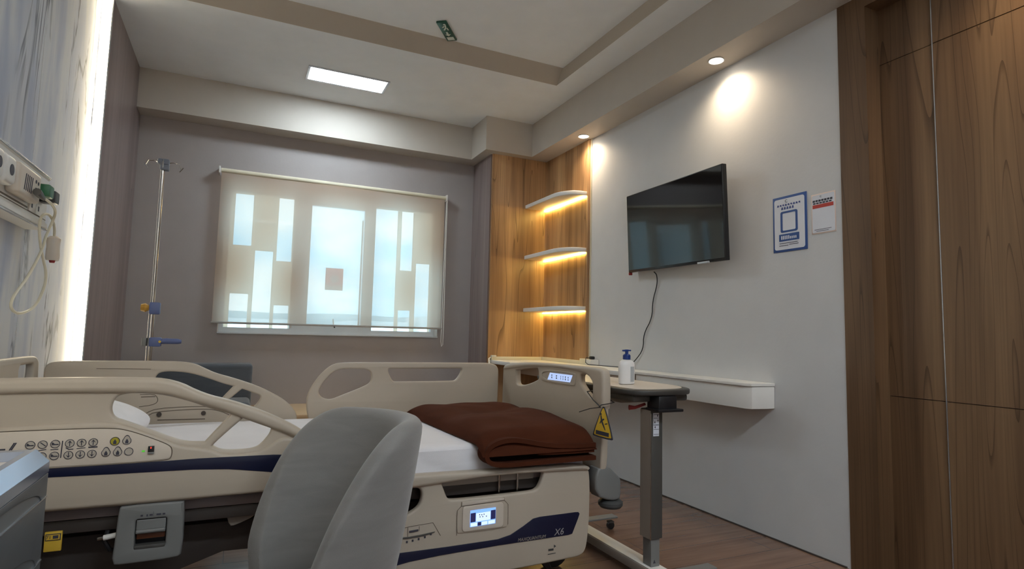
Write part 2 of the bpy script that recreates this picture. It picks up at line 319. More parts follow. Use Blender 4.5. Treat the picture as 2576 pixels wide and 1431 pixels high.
# left: marble, led strip step, laminate
mm = MB(); ys = [.94, 1.45, 3.035, 3.95]
for a, b in zip(ys, ys[1:]): mm.box(XM-.08, XM, a+.0015, b-.0015, 0, ZC)
struct('wall_left', mm, 'marble')
sl = MB()
for a in ys[1:-1]: sl.box(XM-.02, XM+.0004, a-.0018, a+.0018, 0, ZC)
struct('trim_7', sl, 'alu')
struct('wall_left_laminate', bx(XL-.12, XL, 3.956, YW+.02, 0, ZC), 'woodp')
struct('wall_left_rear', bx(XL-.12, XL, -1.65, .937, 0, ZC), 'woodp')
for ya, yb, lab in ((3.943, 3.956, 'tall glowing warm white strip of light between marble and brown laminate on left wall'), (.95, .937, 'added fill strip of warm light, out of view at the camera end of the marble wall')):  # second strip is an added fill light, out of view beside the camera
    led = thing('led_light_strip', (-.794, yb, 0), lab, 'light'); s_ = 1 if yb > ya else -1
    ymin, ymax = min(ya, yb), max(ya, yb)
    bx(XM+.004, XL-.004, ymin+.004*(s_ > 0), ymax-.004*(s_ < 0), .02, ZC-.01).build('diffuser', 'led_strip', led)
    bx(XL-.004, XL+.001, ymin, ymax, 0, ZC).build('edge_profile', 'alu', led)
    bx(XM, XM+.004, ymin, ymax, 0, ZC).build('edge_profile', 'alu', led)
# window wall with opening
W0, W1, WZ0, WZ1 = -.148, 1.650, .972, 2.212
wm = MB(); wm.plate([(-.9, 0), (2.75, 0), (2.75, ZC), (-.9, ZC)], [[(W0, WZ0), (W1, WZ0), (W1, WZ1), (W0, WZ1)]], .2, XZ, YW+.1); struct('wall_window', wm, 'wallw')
# back wall and side closure behind camera
struct('wall_back', bx(-.95, 2.95, -1.72, -1.6, 0, ZC), 'backw')
# door in recess, jamb, header
struct('trim_8', bx(R-.004, 2.66, 1.645, 1.78, 0, ZS), 'wood2')
struct('trim_9', bx(R-.004, 2.66, -1.6, 1.645, 2.545, ZS), 'wood2')
struct('wall_right_rear', bx(2.66, 2.80, -1.6, 1.78, 0, ZS+.02), 'wood2')
d1 = MB(); d1.box(2.618, 2.659, 1.418, 1.645, 0, .772).box(2.618, 2.659, 1.418, 1.645, .775, 2.281).box(2.618, 2.659, 1.418, 1.645, 2.284, 2.545)
struct('door_1', d1, 'wood2')
d2 = MB(); d2.box(2.614, 2.659, -1.2, 1.413, 0, .772).box(2.614, 2.659, -1.2, 1.413, .775, 2.281).box(2.614, 2.659, -1.2, 1.413, 2.285, 2.545)
struct('door_2', d2, 'wood2')
struct('trim_10', bx(2.612, 2.62, 1.4135, 1.417, 0, 2.545), 'alu')
struct('baseboard_right', bx(R-.008, R+.005, 1.80, 3.9, 0, .006), 'dark')
# ---------------- window
fr = MB(); YF = 5.235
fr.plate([(W0, WZ0), (W1, WZ0), (W1, WZ1), (W0, WZ1)], [[(-.109, 1.012), (.385, 1.012), (.385, 2.125), (-.109, 2.125)], [(.52, 1.045), (.972, 1.045), (.972, 2.078), (.52, 2.078)], [(1.067, 1.012), (1.61, 1.012), (1.61, 2.125), (1.067, 2.125)]], .06, XZ, YF, .004)
w1 = struct('window_1', fr, 'frame')
MB().box(W0, W1, YW+.001, 5.205, WZ1-.006, WZ1-.0005).box(W0+.0005, W0+.006, YW+.001, 5.205, WZ0+.002, WZ1-.007).box(W1-.006, W1-.0005, YW+.001, 5.205, WZ0+.002, WZ1-.007).build('reveal_bounce_lining', 'white', w1)  # white lining added behind the blind to bounce daylight onto its edges
bx(-.12, 1.62, 5.238, 5.243, 1.0, 2.13).build('pane', 'glass', w1)
bx(.392, .404, 5.20, 5.21, 1.02, 2.12).build('mullion', 'white', w1)
bx(.945, .957, 5.19, 5.2, 1.05, 1.98).build('mullion', 'white', w1)
MB().tube([(.735, 5.19, 1.10), (.738, 5.17, 1.055), (.745, 5.15, 1.03)], .006).build('latch', 'greyd', w1)
bx(W0, W1, YW-.012, 5.21, WZ0-.012, WZ0+.001, bev=.003).build('window_sill', 'frame', w1)
ps = MB()
ps.plate([(-.13, .99), (.40, .99), (.40, 2.14), (-.13, 2.14)], [[(-.077, 1.687), (.06, 1.687), (.06, 2.115), (-.077, 2.115)], [(-.077, 1.0), (.06, 1.0), (.06, 1.287), (-.077, 1.287)], [(.093, 1.0), (.232, 1.0), (.232, 1.652), (.093, 1.652)], [(.258, 1.577), (.376, 1.577), (.376, 2.115), (.258, 2.115)], [(.259, 1.0), (.376, 1.0), (.376, 1.204), (.259, 1.204)]], .01, XZ, 5.262)
ps.plate([(1.06, .99), (1.63, .99), (1.63, 2.14), (1.06, 2.14)], [[(1.068, 1.0), (1.278, 1.0), (1.278, 2.118), (1.068, 2.118)], [(1.316, 1.569), (1.425, 1.569), (1.425, 2.118), (1.316, 2.118)], [(1.312, 1.0), (1.422, 1.0), (1.422, 1.202), (1.312, 1.202)], [(1.464, 1.0), (1.594, 1.0), (1.594, 1.643), (1.464, 1.643)]], .01, XZ, 5.262)
ps.build('privacy_screen', 'film', w1)
st = thing('window_sticker', (.734, 5.23, 1.353), 'small red square notice stuck on the middle window pane behind the blind', 'sticker')
bx(.66, .808, 5.230, 5.2345, 1.353, 1.545).build('sheet', 'sticker', st)
bx(.662, .806, 5.2285, 5.2305, 1.356, 1.395).build('caption_band', 'pink', st)
MB().plate(arcpts(.738, 1.452, .038, 0, 345, 22), [], .002, XZ, 5.229).plate([(.72, 1.435), (.728, 1.435), (.728, 1.46), (.752, 1.435), (.76, 1.435), (.76, 1.468), (.72, 1.468)], [], .001, XZ, 5.2275).build('symbol', 'paper', st)
# far hills outside, distance haze put into their pale colour
hm = MB()
def ridge(Y, base, amp, f, ph):
    n = 60; top = [(-300+i*14., Y, base+amp*noise.noise(Vector((i*f+ph, ph, 0)))) for i in range(n)]
    hm._add([(x, y, -60) for x, y, z in top]+top, [(i, i+1, n+i+1, n+i) for i in range(n-1)])
    hm._add([(x, y+30, z) for x, y, z in top]+top, [(n+i, n+i+1, i+1, i) for i in range(n-1)])
ridge(420., 12., 8., .21, 3.)
struct('hills', hm, 'hill')
rb_ = random.Random(4); x = -160.
while x < 190:
    w = rb_.uniform(9, 26); h = rb_.uniform(3.0, 5.6)
    if rb_.random() < .8:
        t = MB().box(x, x+w, 150, 165, -20, h).box(x+1, x+w-1, 149.6, 150.2, h-.5, h+.25); bd = t.build('distant_building', 'bldg', label='pale distant roof line seen through the window', cat='building', group='distant buildings outside the window')
    x += w+rb_.uniform(1, 16)

# ---------------- roller blind
bl = thing('roller_blind', (.735, 5.05, 1.04), 'cream roller blind pulled down over the window', 'blind')
b_ = MB(); b_.grid(lambda u, v: Vector((-.186+1.842*u, 5.05+.004*math.sin(u*9), 1.05+(2.232-1.05)*v)), 40, 16); b_.build('fabric', 'blind', bl)
MB().cyl((-.19, 5.06, 2.243), (1.665, 5.06, 2.243), .019, 20).build('roller_tube', 'cream', bl)
bx(-.192, 1.662, 5.040, 5.060, 1.037, 1.053, bev=.003).build('bottom_rail', 'rail', bl)
for x in (-.199, 1.674): bx(x-.008, x+.004, 5.03, YW, 2.215, 2.27, bev=.002).build('bracket', 'white', bl)
MB().tube([(1.672, 5.05, 2.23), (1.667, 5.045, 1.6), (1.664, 5.045, 1.1), (1.660, 5.045, .93), (1.668, 5.045, .885), (1.680, 5.045, .90), (1.682, 5.045, 1.1), (1.680, 5.05, 1.7), (1.680, 5.05, 2.23)], .0035, 6).build('pull_cord', 'white', bl)

# ---------------- ceiling lights
lp = thing('ceiling_light_panel', (.66, 4.43, ZC), 'bright white rectangular light panel in the ceiling near the window', 'ceiling light')
MB().plate([(.353, 4.303), (.944, 4.303), (.944, 4.556), (.353, 4.556)], [[(.370, 4.32), (.927, 4.32), (.927, 4.539), (.370, 4.539)]], .008, XY, ZC-.003, .001).build('frame', 'alu', lp)
bx(.370, .927, 4.32, 4.539, ZC-.005, ZC-.001).build('diffuser', 'led_panel', lp)
for nm, x0, x1, y0, y1, lab in (('a', .0, 1.2, -.75, -.45, 'added fill light panel on the ceiling behind the camera, nearer the left wall'), ('b', 1.35, 2.2, -.75, -.45, 'added fill light panel on the ceiling behind the camera, nearer the door')):  # both panels are added fill lights, unseen behind the camera
    t = thing('ceiling_light_panel', ((x0+x1)/2, (y0+y1)/2, ZC), lab, 'ceiling light')
    MB().plate([(x0, y0), (x1, y0), (x1, y1), (x0, y1)], [[(x0+.017, y0+.017), (x1-.017, y0+.017), (x1-.017, y1-.017), (x0+.017, y1-.017)]], .008, XY, ZC-.003, .001).build('frame', 'alu', t)
    bx(x0+.017, x1-.017, y0+.017, y1-.017, ZC-.005, ZC-.001).build('diffuser', 'rear_fill', t)
DL = ((2.407, 2.445, 'round ceiling downlight nearer the camera in the soffit above the television', True), (2.424, 3.90, 'round ceiling downlight farther away in the soffit beside the shelves', True), (2.407, .95, 'round downlight in the soffit above the wooden door', True))
for x, y, lab, _ in DL:
    t = thing('downlight', (x, y, ZS), lab, 'ceiling light', 'soffit downlights')
    MB().lathe([(.0455, -.001), (.0475, -.004), (.042, -.006), (.038, -.003)], (x, y, ZS)).build('trim_ring', 'white', t)
    MB().lathe([(.0385, -.002), (.0385, -.004), (.03, -.005)], (x, y, ZS)).build('lamp', 'down', t)
    ld = bpy.data.lights.new('spot', 'SPOT'); ld.energy = DOWNLIGHT_W; ld.color = (1, .79, .54); ld.spot_size = math.radians(150); ld.spot_blend = 1.0; ld.shadow_soft_size = .035
    lo_ = bpy.data.objects.new('lamp_light', ld); COL.objects.link(lo_); lo_.parent = t; lo_.location = (0, 0, -.012)
# exit sign: flat plate on the tray ceiling
ex = thing('exit_sign', (1.12, 3.545, 3.0), 'small green escape direction sign on the ceiling tray', 'sign')
a0 = math.atan2(.19, .14); EM = Matrix.Translation((1.137, 3.548, 2.998)) @ Matrix.Rotation(a0, 4, 'Z')
sg = MB(); sg.box(-.119, .119, -.034, .034, -.012, .001, bev=.002, mtx=EM); sg.build('plate', 'green', ex)
pg = MB()
def pgp(poly): pg.plate(poly, [], .001, XY, 0)
pg2 = MB()
for poly in (arcpts(-.092, -.012, .0085, 0, 340, 12), [(-.084, -.012), (-.055, -.004), (-.05, -.012), (-.08, -.02)], [(-.055, -.004), (-.028, .014), (-.022, .006), (-.048, -.012)], [(-.05, -.012), (-.022, -.014), (-.022, -.022), (-.052, -.02)], [(-.078, -.004), (-.06, .014), (-.054, .008), (-.07, -.008)],
             [(.0, -.005), (.03, -.005), (.03, -.018), (.052, .002), (.03, .022), (.03, .008), (.0, .008)], [(.066, -.024), (.105, -.024), (.105, .022), (.066, .022)]):
    pg2.plate(poly, [], .001, XY, 0)
bmesh.ops.transform(pg2.bm, matrix=EM @ Matrix.Translation((0, 0, -.0126)), verts=pg2.bm.verts)
pg2.build('pictogram', 'signw', ex)

# ============================================================ SHELVES, DESK, LEDGE
for zb, lab in ((2.140, 'white corner shelf with warm light strip, topmost of the three'), (1.678, 'white corner shelf with warm light strip, middle of the three'), (1.206, 'white corner shelf with warm light strip, lowest of the three')):
    xf, xb, y0, y1 = 2.298, R-.022, 3.962, 4.675
    t = thing('corner_shelf', (2.41, 4.3, zb), lab, 'shelf', 'lit corner shelves')
    pts = [(xb, y0)]+[(xf+.16-.16*math.sin(a*PI/20), y0+.22-.22*math.cos(a*PI/20)) for a in range(11)]+[(xf, y1), (xb, y1)]
    MB().plate(pts, [], .034, XY, zb+.020, .004).build('board', 'white', t)
    bx(xb-.016, xb-.002, y0+.01, y1-.01, zb-.006, zb+.003).build('light_strip', 'led_shelf', t)
ZD = .785
dk = thing('corner_desk', (2.25, 4.4, .6), 'white corner desk under the shelves in the wood panelled corner', 'desk')
dm = MB(); dm.plate(chaikin([(1.975, 4.672), (1.975, 4.672), (1.975, 4.24), (2.19, 4.20), (2.23, 3.95), (2.25, 3.2), (2.26, 3.12), (2.5, 3.12), (2.523, 3.12), (2.523, 3.92), (2.50, 3.92), (2.50, 4.672), (2.50, 4.672)], 0), [], .03, XY, ZD-.015, .003); dm.build('desk_top', 'white', dk)
MB().box(2.27, 2.523, 3.14, 3.92, ZD-.12, ZD-.032, bev=.004).box(2.27, 2.50, 3.9205, 4.67, ZD-.12, ZD-.032, bev=.004).build('drawer_box', 'plastic_l', dk)
bs = thing('cable_trunking', (2.2, 4.66, ZD), 'cream cable trunking along the wood wall behind the desk', 'trunking')
MB().box(1.99, 2.5, 4.645, 4.674, ZD+.0005, ZD+.028, bev=.002).build('left_run', 'cream', bs)
MB().box(2.475, 2.503, 3.99, 4.64, ZD+.0005, ZD+.028, bev=.002).build('right_run', 'cream', bs)
so = thing('socket_box', (2.49, 3.9, ZD), 'small cream power socket box on the desk beside the trunking end', 'socket')
MB().box(2.465, 2.503, 3.885, 3.985, ZD+.0005, ZD+.045, bev=.003).build('housing', 'cream', so)
MB().box(2.45, 2.524, 3.80, 3.878, ZD+.0005, ZD+.042, bev=.003).build('adapter', 'white', so)
pl = thing('power_plug', (2.49, 3.85, ZD+.045), 'black power plug on top of the cream socket box', 'plug')
MB().box(2.475, 2.507, 3.825, 3.865, ZD+.043, ZD+.068, bev=.007).build('plug_body', 'black', pl)
MB().tube([(2.473, 3.85, ZD+.055), (2.446, 3.86, ZD+.055), (2.442, 3.86, ZD+.02), (2.442, 3.82, ZD+.006), (2.47, 3.6, ZD+.006), (2.50, 3.42, ZD+.006), (2.47, 3.36, ZD+.006)], .003, 6).build('cord', 'black', pl)
ca = MB(); ca.tube(chaikin([(2.480, 3.09, 1.442), (2.505, 3.09, 1.425), (2.517, 3.10, 1.36), (2.517, 3.15, 1.25), (2.517, 3.152, 1.137), (2.517, 3.245, 1.03), (2.517, 3.245, .925), (2.515, 3.335, .843), (2.50, 3.39, .80), (2.49, 3.42, ZD+.013)], 2, False), .0035, 6)
ca.build('television_cable', 'black', label='thin black cable hanging down the wall from the television', cat='cable')
la = MB(); la.tube([(1.985, 4.655, ZD+.02), (1.955, 4.62, ZD+.012), (1.935, 4.57, ZD-.01), (1.93, 4.55, ZD-.03)], .006, 8).box(1.985, 2.03, 4.63, 4.66, ZD+.0285, ZD+.04, bev=.003)
la.build('cord', 'white', bs)
lg = thing('wall_ledge', (2.45, 2.65, .65), 'long white wall mounted ledge below the television', 'ledge')
pf = lambda p: [(2.524, 2.172), (2.50, 2.172)]+[(2.40-p+.11-.11*math.sin(a*PI/16), 2.174+.11-.11*math.cos(a*PI/16)) for a in range(9)]+[(2.40-p, 3.115), (2.524, 3.115)]
MB().plate([(2.524, 2.174), (2.47, 2.176), (2.375, 2.19), (2.356, 2.215), (2.345, 2.5), (2.342, 3.115), (2.524, 3.115)], [], .016, XY, ZD-.008, .002).build('top_board', 'white', lg)
MB().plate([(2.524, 2.178), (2.47, 2.180), (2.385, 2.195), (2.366, 2.22), (2.355, 2.5), (2.352, 3.11), (2.524, 3.11)], [], .112, XY, ZD-.018-.056, .002).build('front_panel', 'white', lg)

# ---------------- TV
tv = thing('television', (2.45, 2.95, 1.45), 'black flat screen television mounted on the right wall', 'television')
TM = Matrix.Translation((2.425, 2.862, 1.718)) @ Matrix.Rotation(math.radians(-3.2), 4, 'Z') @ Matrix.Rotation(math.radians(-3.0), 4, 'Y') @ Matrix.Rotation(math.radians(1.0), 4, 'X')
w2, h2 = .478, .270
MB().box(-.004, .028, -w2, w2, -h2, h2, bev=.004, mtx=TM).build('casing', 'tvb', tv)
MB().box(-.0052, -.0042, -w2+.006, w2-.006, -h2+.016, h2-.006, mtx=TM).build('screen', 'screen', tv)
MB().box(.028, .052, -.2, .2, -.16, .12, bev=.01, mtx=TM).build('rear_housing', 'tvb', tv)
MB().box(-.010, -.003, -.35, -.25, -h2-.004, -h2+.008, bev=.002, mtx=TM).build('logo_bar', 'silver', tv)
MB().box(-.006, .02, w2-.012, w2-.002, -h2-.018, -h2+.0, bev=.002, mtx=TM).build('sensor', 'red', tv)
MB().box(2.4785, 2.5245, 2.80, 3.0, 1.62, 1.80, bev=.003).build('wall_bracket', 'black', tv)

# ---------------- posters
def quad_on_wall(mb, y0, y1, z0, z1, x): mb.box(x-.001, x, y0, y1, z0, z1)
po = thing('poster', (2.524, 2.067, 1.46), 'white notice with thick blue border on the right wall', 'poster')
PX = R-.0006
ob_ = MB(); ob_.box(PX-.003, PX, 1.966, 2.168, 1.460, 1.750, bev=.0008); ob_.build('backing', 'posterb', po)
MB().plate(rrect(1.978, 1.472, 2.158, 1.737, .012), [], .001, YZ, PX-.0036).build('sheet', 'paper', po)
MB().plate(rrect(2.018, 1.560, 2.120, 1.670, .010), [rrect(2.030, 1.570, 2.108, 1.660, .006)], .001, YZ, PX-.0046).plate(rrect(2.010, 1.515, 2.130, 1.552, .003), [], .001, YZ, PX-.0046).build('blue_frame', 'posterb', po)
hd = MB()
for k in range(9): hd.plate([(2.14-k*.016, 1.698+.002*(k % 3)), (2.14-k*.016-.012, 1.698), (2.14-k*.016-.010, 1.708), (2.14-k*.016-.003, 1.708)], [], .0006, YZ, PX-.0046)
for k in range(5): hd.plate([(2.115-k*.016, 1.680), (2.115-k*.016-.012, 1.680), (2.115-k*.016-.010, 1.693), (2.115-k*.016-.003, 1.693)], [], .0006, YZ, PX-.0046)
hd.build('headline', 'inkb', po)
tx = MB(); tx.text('C', .022, YZ, PX-.0046, 2.084, 1.722, flip=True); tx.build('logo', 'ink', po)
ft = MB()
for a, b, z in ((2.02, 2.128, 1.503), (2.015, 2.07, 1.494), (2.075, 2.13, 1.491)): ft.plate([(a, z), (b, z), (b, z+.003), (a, z+.003)], [], .0006, YZ, PX-.0046)
ft.build('small_print', 'ink', po)
bt = MB()
for k in range(9): bt.plate([(2.116-k*.0105, 1.524), (2.116-k*.0105-.006, 1.524), (2.116-k*.0105-.006, 1.543-(k > 4)*.006), (2.116-k*.0105, 1.543-(k > 4)*.006)], [], .0006, YZ, PX-.0056)
bt.build('banner_lettering', 'paper', po)
po = thing('poster', (2.524, 1.875, 1.52), 'smaller white notice with a red band on the right wall', 'poster')
MB().box(PX-.0015, PX, 1.812, 1.941, 1.525, 1.722, bev=.0005).build('backing', 'pink', po)
MB().plate(rrect(1.817, 1.531, 1.936, 1.716, .006), [], .0008, YZ, PX-.0021).build('sheet', 'paper', po)
MB().box(PX-.0032, PX-.0026, 1.822, 1.933, 1.651, 1.669).build('red_band', 'posterr', po)
hd = MB()
for k in range(7): hd.box(PX-.0032, PX-.0026, 1.932-k*.0155-.012, 1.932-k*.0155, 1.682+(k % 2)*.001, 1.692)
for k in range(6): hd.box(PX-.0032, PX-.0026, 1.93-k*.017-.013, 1.93-k*.017, 1.672, 1.679)
hd.build('headline', 'ink', po)
MB().text('C', .013, YZ, PX-.003, 1.888, 1.706, flip=True).build('logo', 'ink', po)
MB().box(PX-.0032, PX-.0026, 1.835, 1.925, 1.545, 1.547).box(PX-.0032, PX-.0026, 1.85, 1.915, 1.537, 1.539).build('small_print', 'ink', po)

# ============================================================ LEFT WALL: BEDHEAD UNIT
bh = thing('bedhead_panel', (-.79, 2.4, 1.39), 'white wall mounted medical service panel above the bed on marble', 'service panel')
prof = [(XM, 1.390), (-.756, 1.390), (-.748, 1.398), (-.750, 1.418), (-.757, 1.421), (-.757, 1.600), (-.752, 1.606), (-.756, 1.612), (XM, 1.612)]
b = MB(); b._add([(x, 1.6, z) for x, z in prof]+[(x, 3.02, z) for x, z in prof], [tuple(range(9)), tuple(range(9, 18))]+[(i, (i+1) % 9, 9+(i+1) % 9, 9+i) for i in range(9)]); b.build('body', 'white', bh)
MB().box(-.7575, -.749, 1.6, 3.02, 1.607, 1.613, bev=.001).build('top_edge_trim', 'alu', bh)
MB().box(-.7575, -.747, 1.6, 3.02, 1.389, 1.395, bev=.001).build('bottom_edge_trim', 'alu', bh)
MB().box(-.7575, -.7555, 1.6, 3.015, 1.432, 1.4345).build('groove', 'seam', bh)
MB().box(-.7575, -.7555, 2.50, 2.78, 1.441, 1.447).build('slot', 'seam', bh)
def on_panel(y0, y1, z0, z1, d, name, m, bev=.004, x=-.757): return MB().box(x-.001, x+d, y0, y1, z0, z1, bev=bev).build(name, m, bh)
# gas outlets
for y in (2.325, 2.435):
    o = MB().box(-.758, -.712, y-.050, y+.050, 1.462, 1.560, bev=.018, seg=4).build('gas_outlet', 'white', bh)
    MB().lathe([(.019, 0), (.019, .003), (.014, .004)], (0, 0, 0), 20).bm.free() if 0 else None
    c = MB(); c.tube([(-.713, y, 1.51), (-.7105, y, 1.51)], .019, 20); bmesh.ops.scale(c.bm, vec=(1, 1, 1.0), verts=c.bm.verts)
    c.build('port', 'ink', o)
dv = MB().box(-.758, -.715, 2.53, 2.765, 1.455, 1.565, bev=.012, seg=3).build('equipment_box', 'plastic_l', bh)
g_ = MB()
for k in range(5): g_.plate([(2.575+k*.018, 1.475), (2.581+k*.018, 1.475), (2.592+k*.018, 1.535), (2.586+k*.018, 1.535)], [], .0015, YZ, -.7145)
g_.build('grille', 'ink', dv)
MB().plate(rrect(2.695, 1.478, 2.74, 1.508, .006), [], .0015, YZ, -.7145).plate(arcpts(2.70, 1.53, .007, 0, 330, 10), [], .0015, YZ, -.7145).plate(arcpts(2.728, 1.528, .007, 0, 330, 10), [], .0015, YZ, -.7145).build('socket_holes', 'ink', dv)
for y0, y1, z0, z1 in ((2.79, 2.865, 1.505, 1.572), (2.872, 2.945, 1.505, 1.572), (2.79, 2.865, 1.435, 1.50), (2.872, 2.945, 1.435, 1.50)):
    o = on_panel(y0, y1, z0, z1, .005, 'socket_plate', 'white', .002); MB().box(-.7525, -.7518, y0+.02, y0+.035, z0+.015, z0+.035).build('socket_hole', 'ink', o)
gp = MB(); gp.box(-.7512, -.695, 2.795, 2.855, 1.495, 1.545, bev=.006); gp.build('green_plug', 'greenp', label='dark green plug in the service panel socket on the marble wall', cat='plug')
bp = MB(); bp.box(-.7512, -.695, 2.875, 2.935, 1.487, 1.537, bev=.006); bp.build('black_plug', 'black', label='black plug at the right end of the service panel', cat='plug')
nc = thing('nurse_call_handset', (-.72, 3.07, 1.27), 'cream nurse call handset hanging on a looped cable from the service panel', 'handset')
cb = chaikin([(-.698, 2.70, 1.475), (-.69, 2.79, 1.475), (-.695, 2.90, 1.46), (-.72, 2.975, 1.43), (-.735, 2.955, 1.36), (-.735, 2.93, 1.30), (-.74, 2.80, 1.175), (-.74, 2.665, 1.10), (-.74, 2.64, 1.055), (-.74, 2.735, 1.032), (-.74, 2.90, 1.06), (-.74, 2.985, 1.11), (-.74, 3.05, 1.20), (-.74, 2.94, 1.29), (-.735, 2.86, 1.37), (-.73, 2.85, 1.43), (-.725, 2.93, 1.45), (-.725, 3.00, 1.43), (-.73, 3.05, 1.40), (-.735, 3.072, 1.36)], 3, False)
MB().tube(cb, .005, 8).build('cable', 'cream', nc)
MB().tube([(-.735, 3.07, 1.375), (-.735, 3.07, 1.365), (-.735, 3.07, 1.33), (-.735, 3.075, 1.285), (-.735, 3.075, 1.272)], [.014, .026, .023, .025, .022], 14).build('grip', 'plastic_l', nc)
MB().tube([(-.735, 3.075, 1.272), (-.735, 3.075, 1.262)], [.012, .009], 12).build('button', 'red', nc)
MB().tube([(-.698, 2.655, 1.485), (-.698, 2.69, 1.48), (-.697, 2.74, 1.474)], [.014, .013, .006], 10).build('connector', 'greym', nc)

# ============================================================ BED
bed = thing('hospital_bed', (.35, 2.6, 0), 'cream plastic hospital bed with side rails and navy stripe', 'bed')
NEAR, FAR = 2.1, 3.1
head_out = chaikin([(-.731, .60), (-.738, .80), (-.728, .835), (-.69, .843), (-.60, .846), (-.27, .846), (-.18, .838), (-.13, .813), (-.085, .790), (-.01, .768), (.10, .729), (.193, .680), (.246, .642), (.281, .603), (.292, .57), (.290, .50), (.26, .474), (0, .471), (-.12, .466), (-.6, .468), (-.71, .475)], 2)
holeA = chaikin([(-.300, .797), (-.322, .785), (-.330, .755), (-.320, .727), (-.290, .716), (-.216, .683), (-.174, .663), (-.125, .645), (-.074, .643), (-.074, .643), (-.004, .727), (-.004, .727), (-.05, .740), (-.13, .772), (-.19, .79), (-.25, .798)], 2)
holeB = chaikin([(-.052, .632), (-.048, .626), (-.022, .614), (.03, .611), (.075, .615), (.094, .630), (.118, .662), (.118, .682), (.09, .692), (.036, .714), (.032, .712)], 2)
foot_out = chaikin([(.345, .555), (.331, .62), (.333, .68), (.36, .735), (.40, .79), (.45, .832), (.50, .840), (.60, .841), (1.25, .840), (1.34, .838), (1.375, .815), (1.377, .76), (1.375, .60), (1.360, .50), (1.33, .472), (1.1, .462), (.5, .447), (.37, .46)], 2)
fh1 = chaikin([(.388, .682), (.388, .705), (.41, .745), (.45, .79), (.49, .808), (.61, .808), (.645, .795), (.652, .765), (.645, .735), (.61, .714), (.50, .672), (.448, .651), (.41, .660)], 2)
fh2 = chaikin([(.735, .795), (.737, .808), (.76, .808), (1.13, .808), (1.152, .807), (1.148, .785), (1.12, .742), (1.09, .739), (.79, .739), (.765, .740), (.75, .762)], 2)
def rail_body(outer, holes, y, side):
    """side -1: outer skin faces the camera (near rail); +1: far rail"""
    m = MB(); m.plate(outer, holes, .030, XZ, y+.016, .009, 3); return m
# near head rail
nh = rail_body(head_out, [holeA, holeB], NEAR, -1)
# hand grip band along the top, and lower body swelling
band = [(-.734, .79), (-.737, .83), (-.69, .846), (-.27, .848), (-.17, .840), (-.085, .793), (0, .770), (.10, .731), (.193, .683), (.25, .640), (.283, .60), (.292, .565), (.255, .60), (.20, .640), (.135, .670), (.05, .704), (-.02, .736), (-.13, .774), (-.2, .795), (-.3, .800), (-.6, .803)]
nh.plate(chaikin(band, 2), [], .046, XZ, NEAR+.010, .016, 4)
nh.plate(chaikin([(-.73, .70), (-.5, .716), (-.33, .717), (-.29, .706), (-.2, .666), (-.15, .640), (-.09, .628), (-.05, .62), (-.02, .602), (.06, .600), (.11, .617), (.15, .65), (.2, .64), (.27, .60), (.288, .55), (.28, .50), (.2, .474), (0, .471), (-.6, .470), (-.73, .48)], 2), [], .040, XZ, NEAR+.012, .012, 3)
sr = nh.build('side_rail', 'plastic', bed, label='raised near side rail at the head end with control buttons')
# control panel
YP = NEAR-.0085
cp = MB().plate(chaikin([(-.725, .600), (-.725, .697), (-.46, .699), (-.33, .698), (-.28, .690), (-.20, .655), (-.168, .638), (-.162, .625), (-.163, .605), (-.175, .598), (-.36, .594)], 2), [], .003, XZ, YP, .001); cp = cp.build('control_panel', 'plastic_l', sr, label='button panel on the near head rail')
MB().plate([(-.727, .566), (-.46, .567), (-.29, .564), (-.10, .562), (0, .556), (.123, .538), (.255, .520), (.275, .52), (.283, .545), (.277, .583), (.129, .593), (-.087, .595), (-.25, .592), (-.46, .592), (-.727, .592)], [], .003, XZ, YP, .0008).build('navy_stripe', 'navy', sr)
sc = MB()
for path in ([(-.73, .699), (-.46, .701), (-.33, .7), (-.28, .692), (-.2, .657), (-.166, .639), (-.160, .625), (-.161, .604), (-.172, .595), (-.36, .592), (-.73, .593)],):
    sc.tube([(x, NEAR-.0095, z) for x, z in chaikin(path, 2, False)], .0010, 6)
sc.build('panel_groove', 'seam', sr)
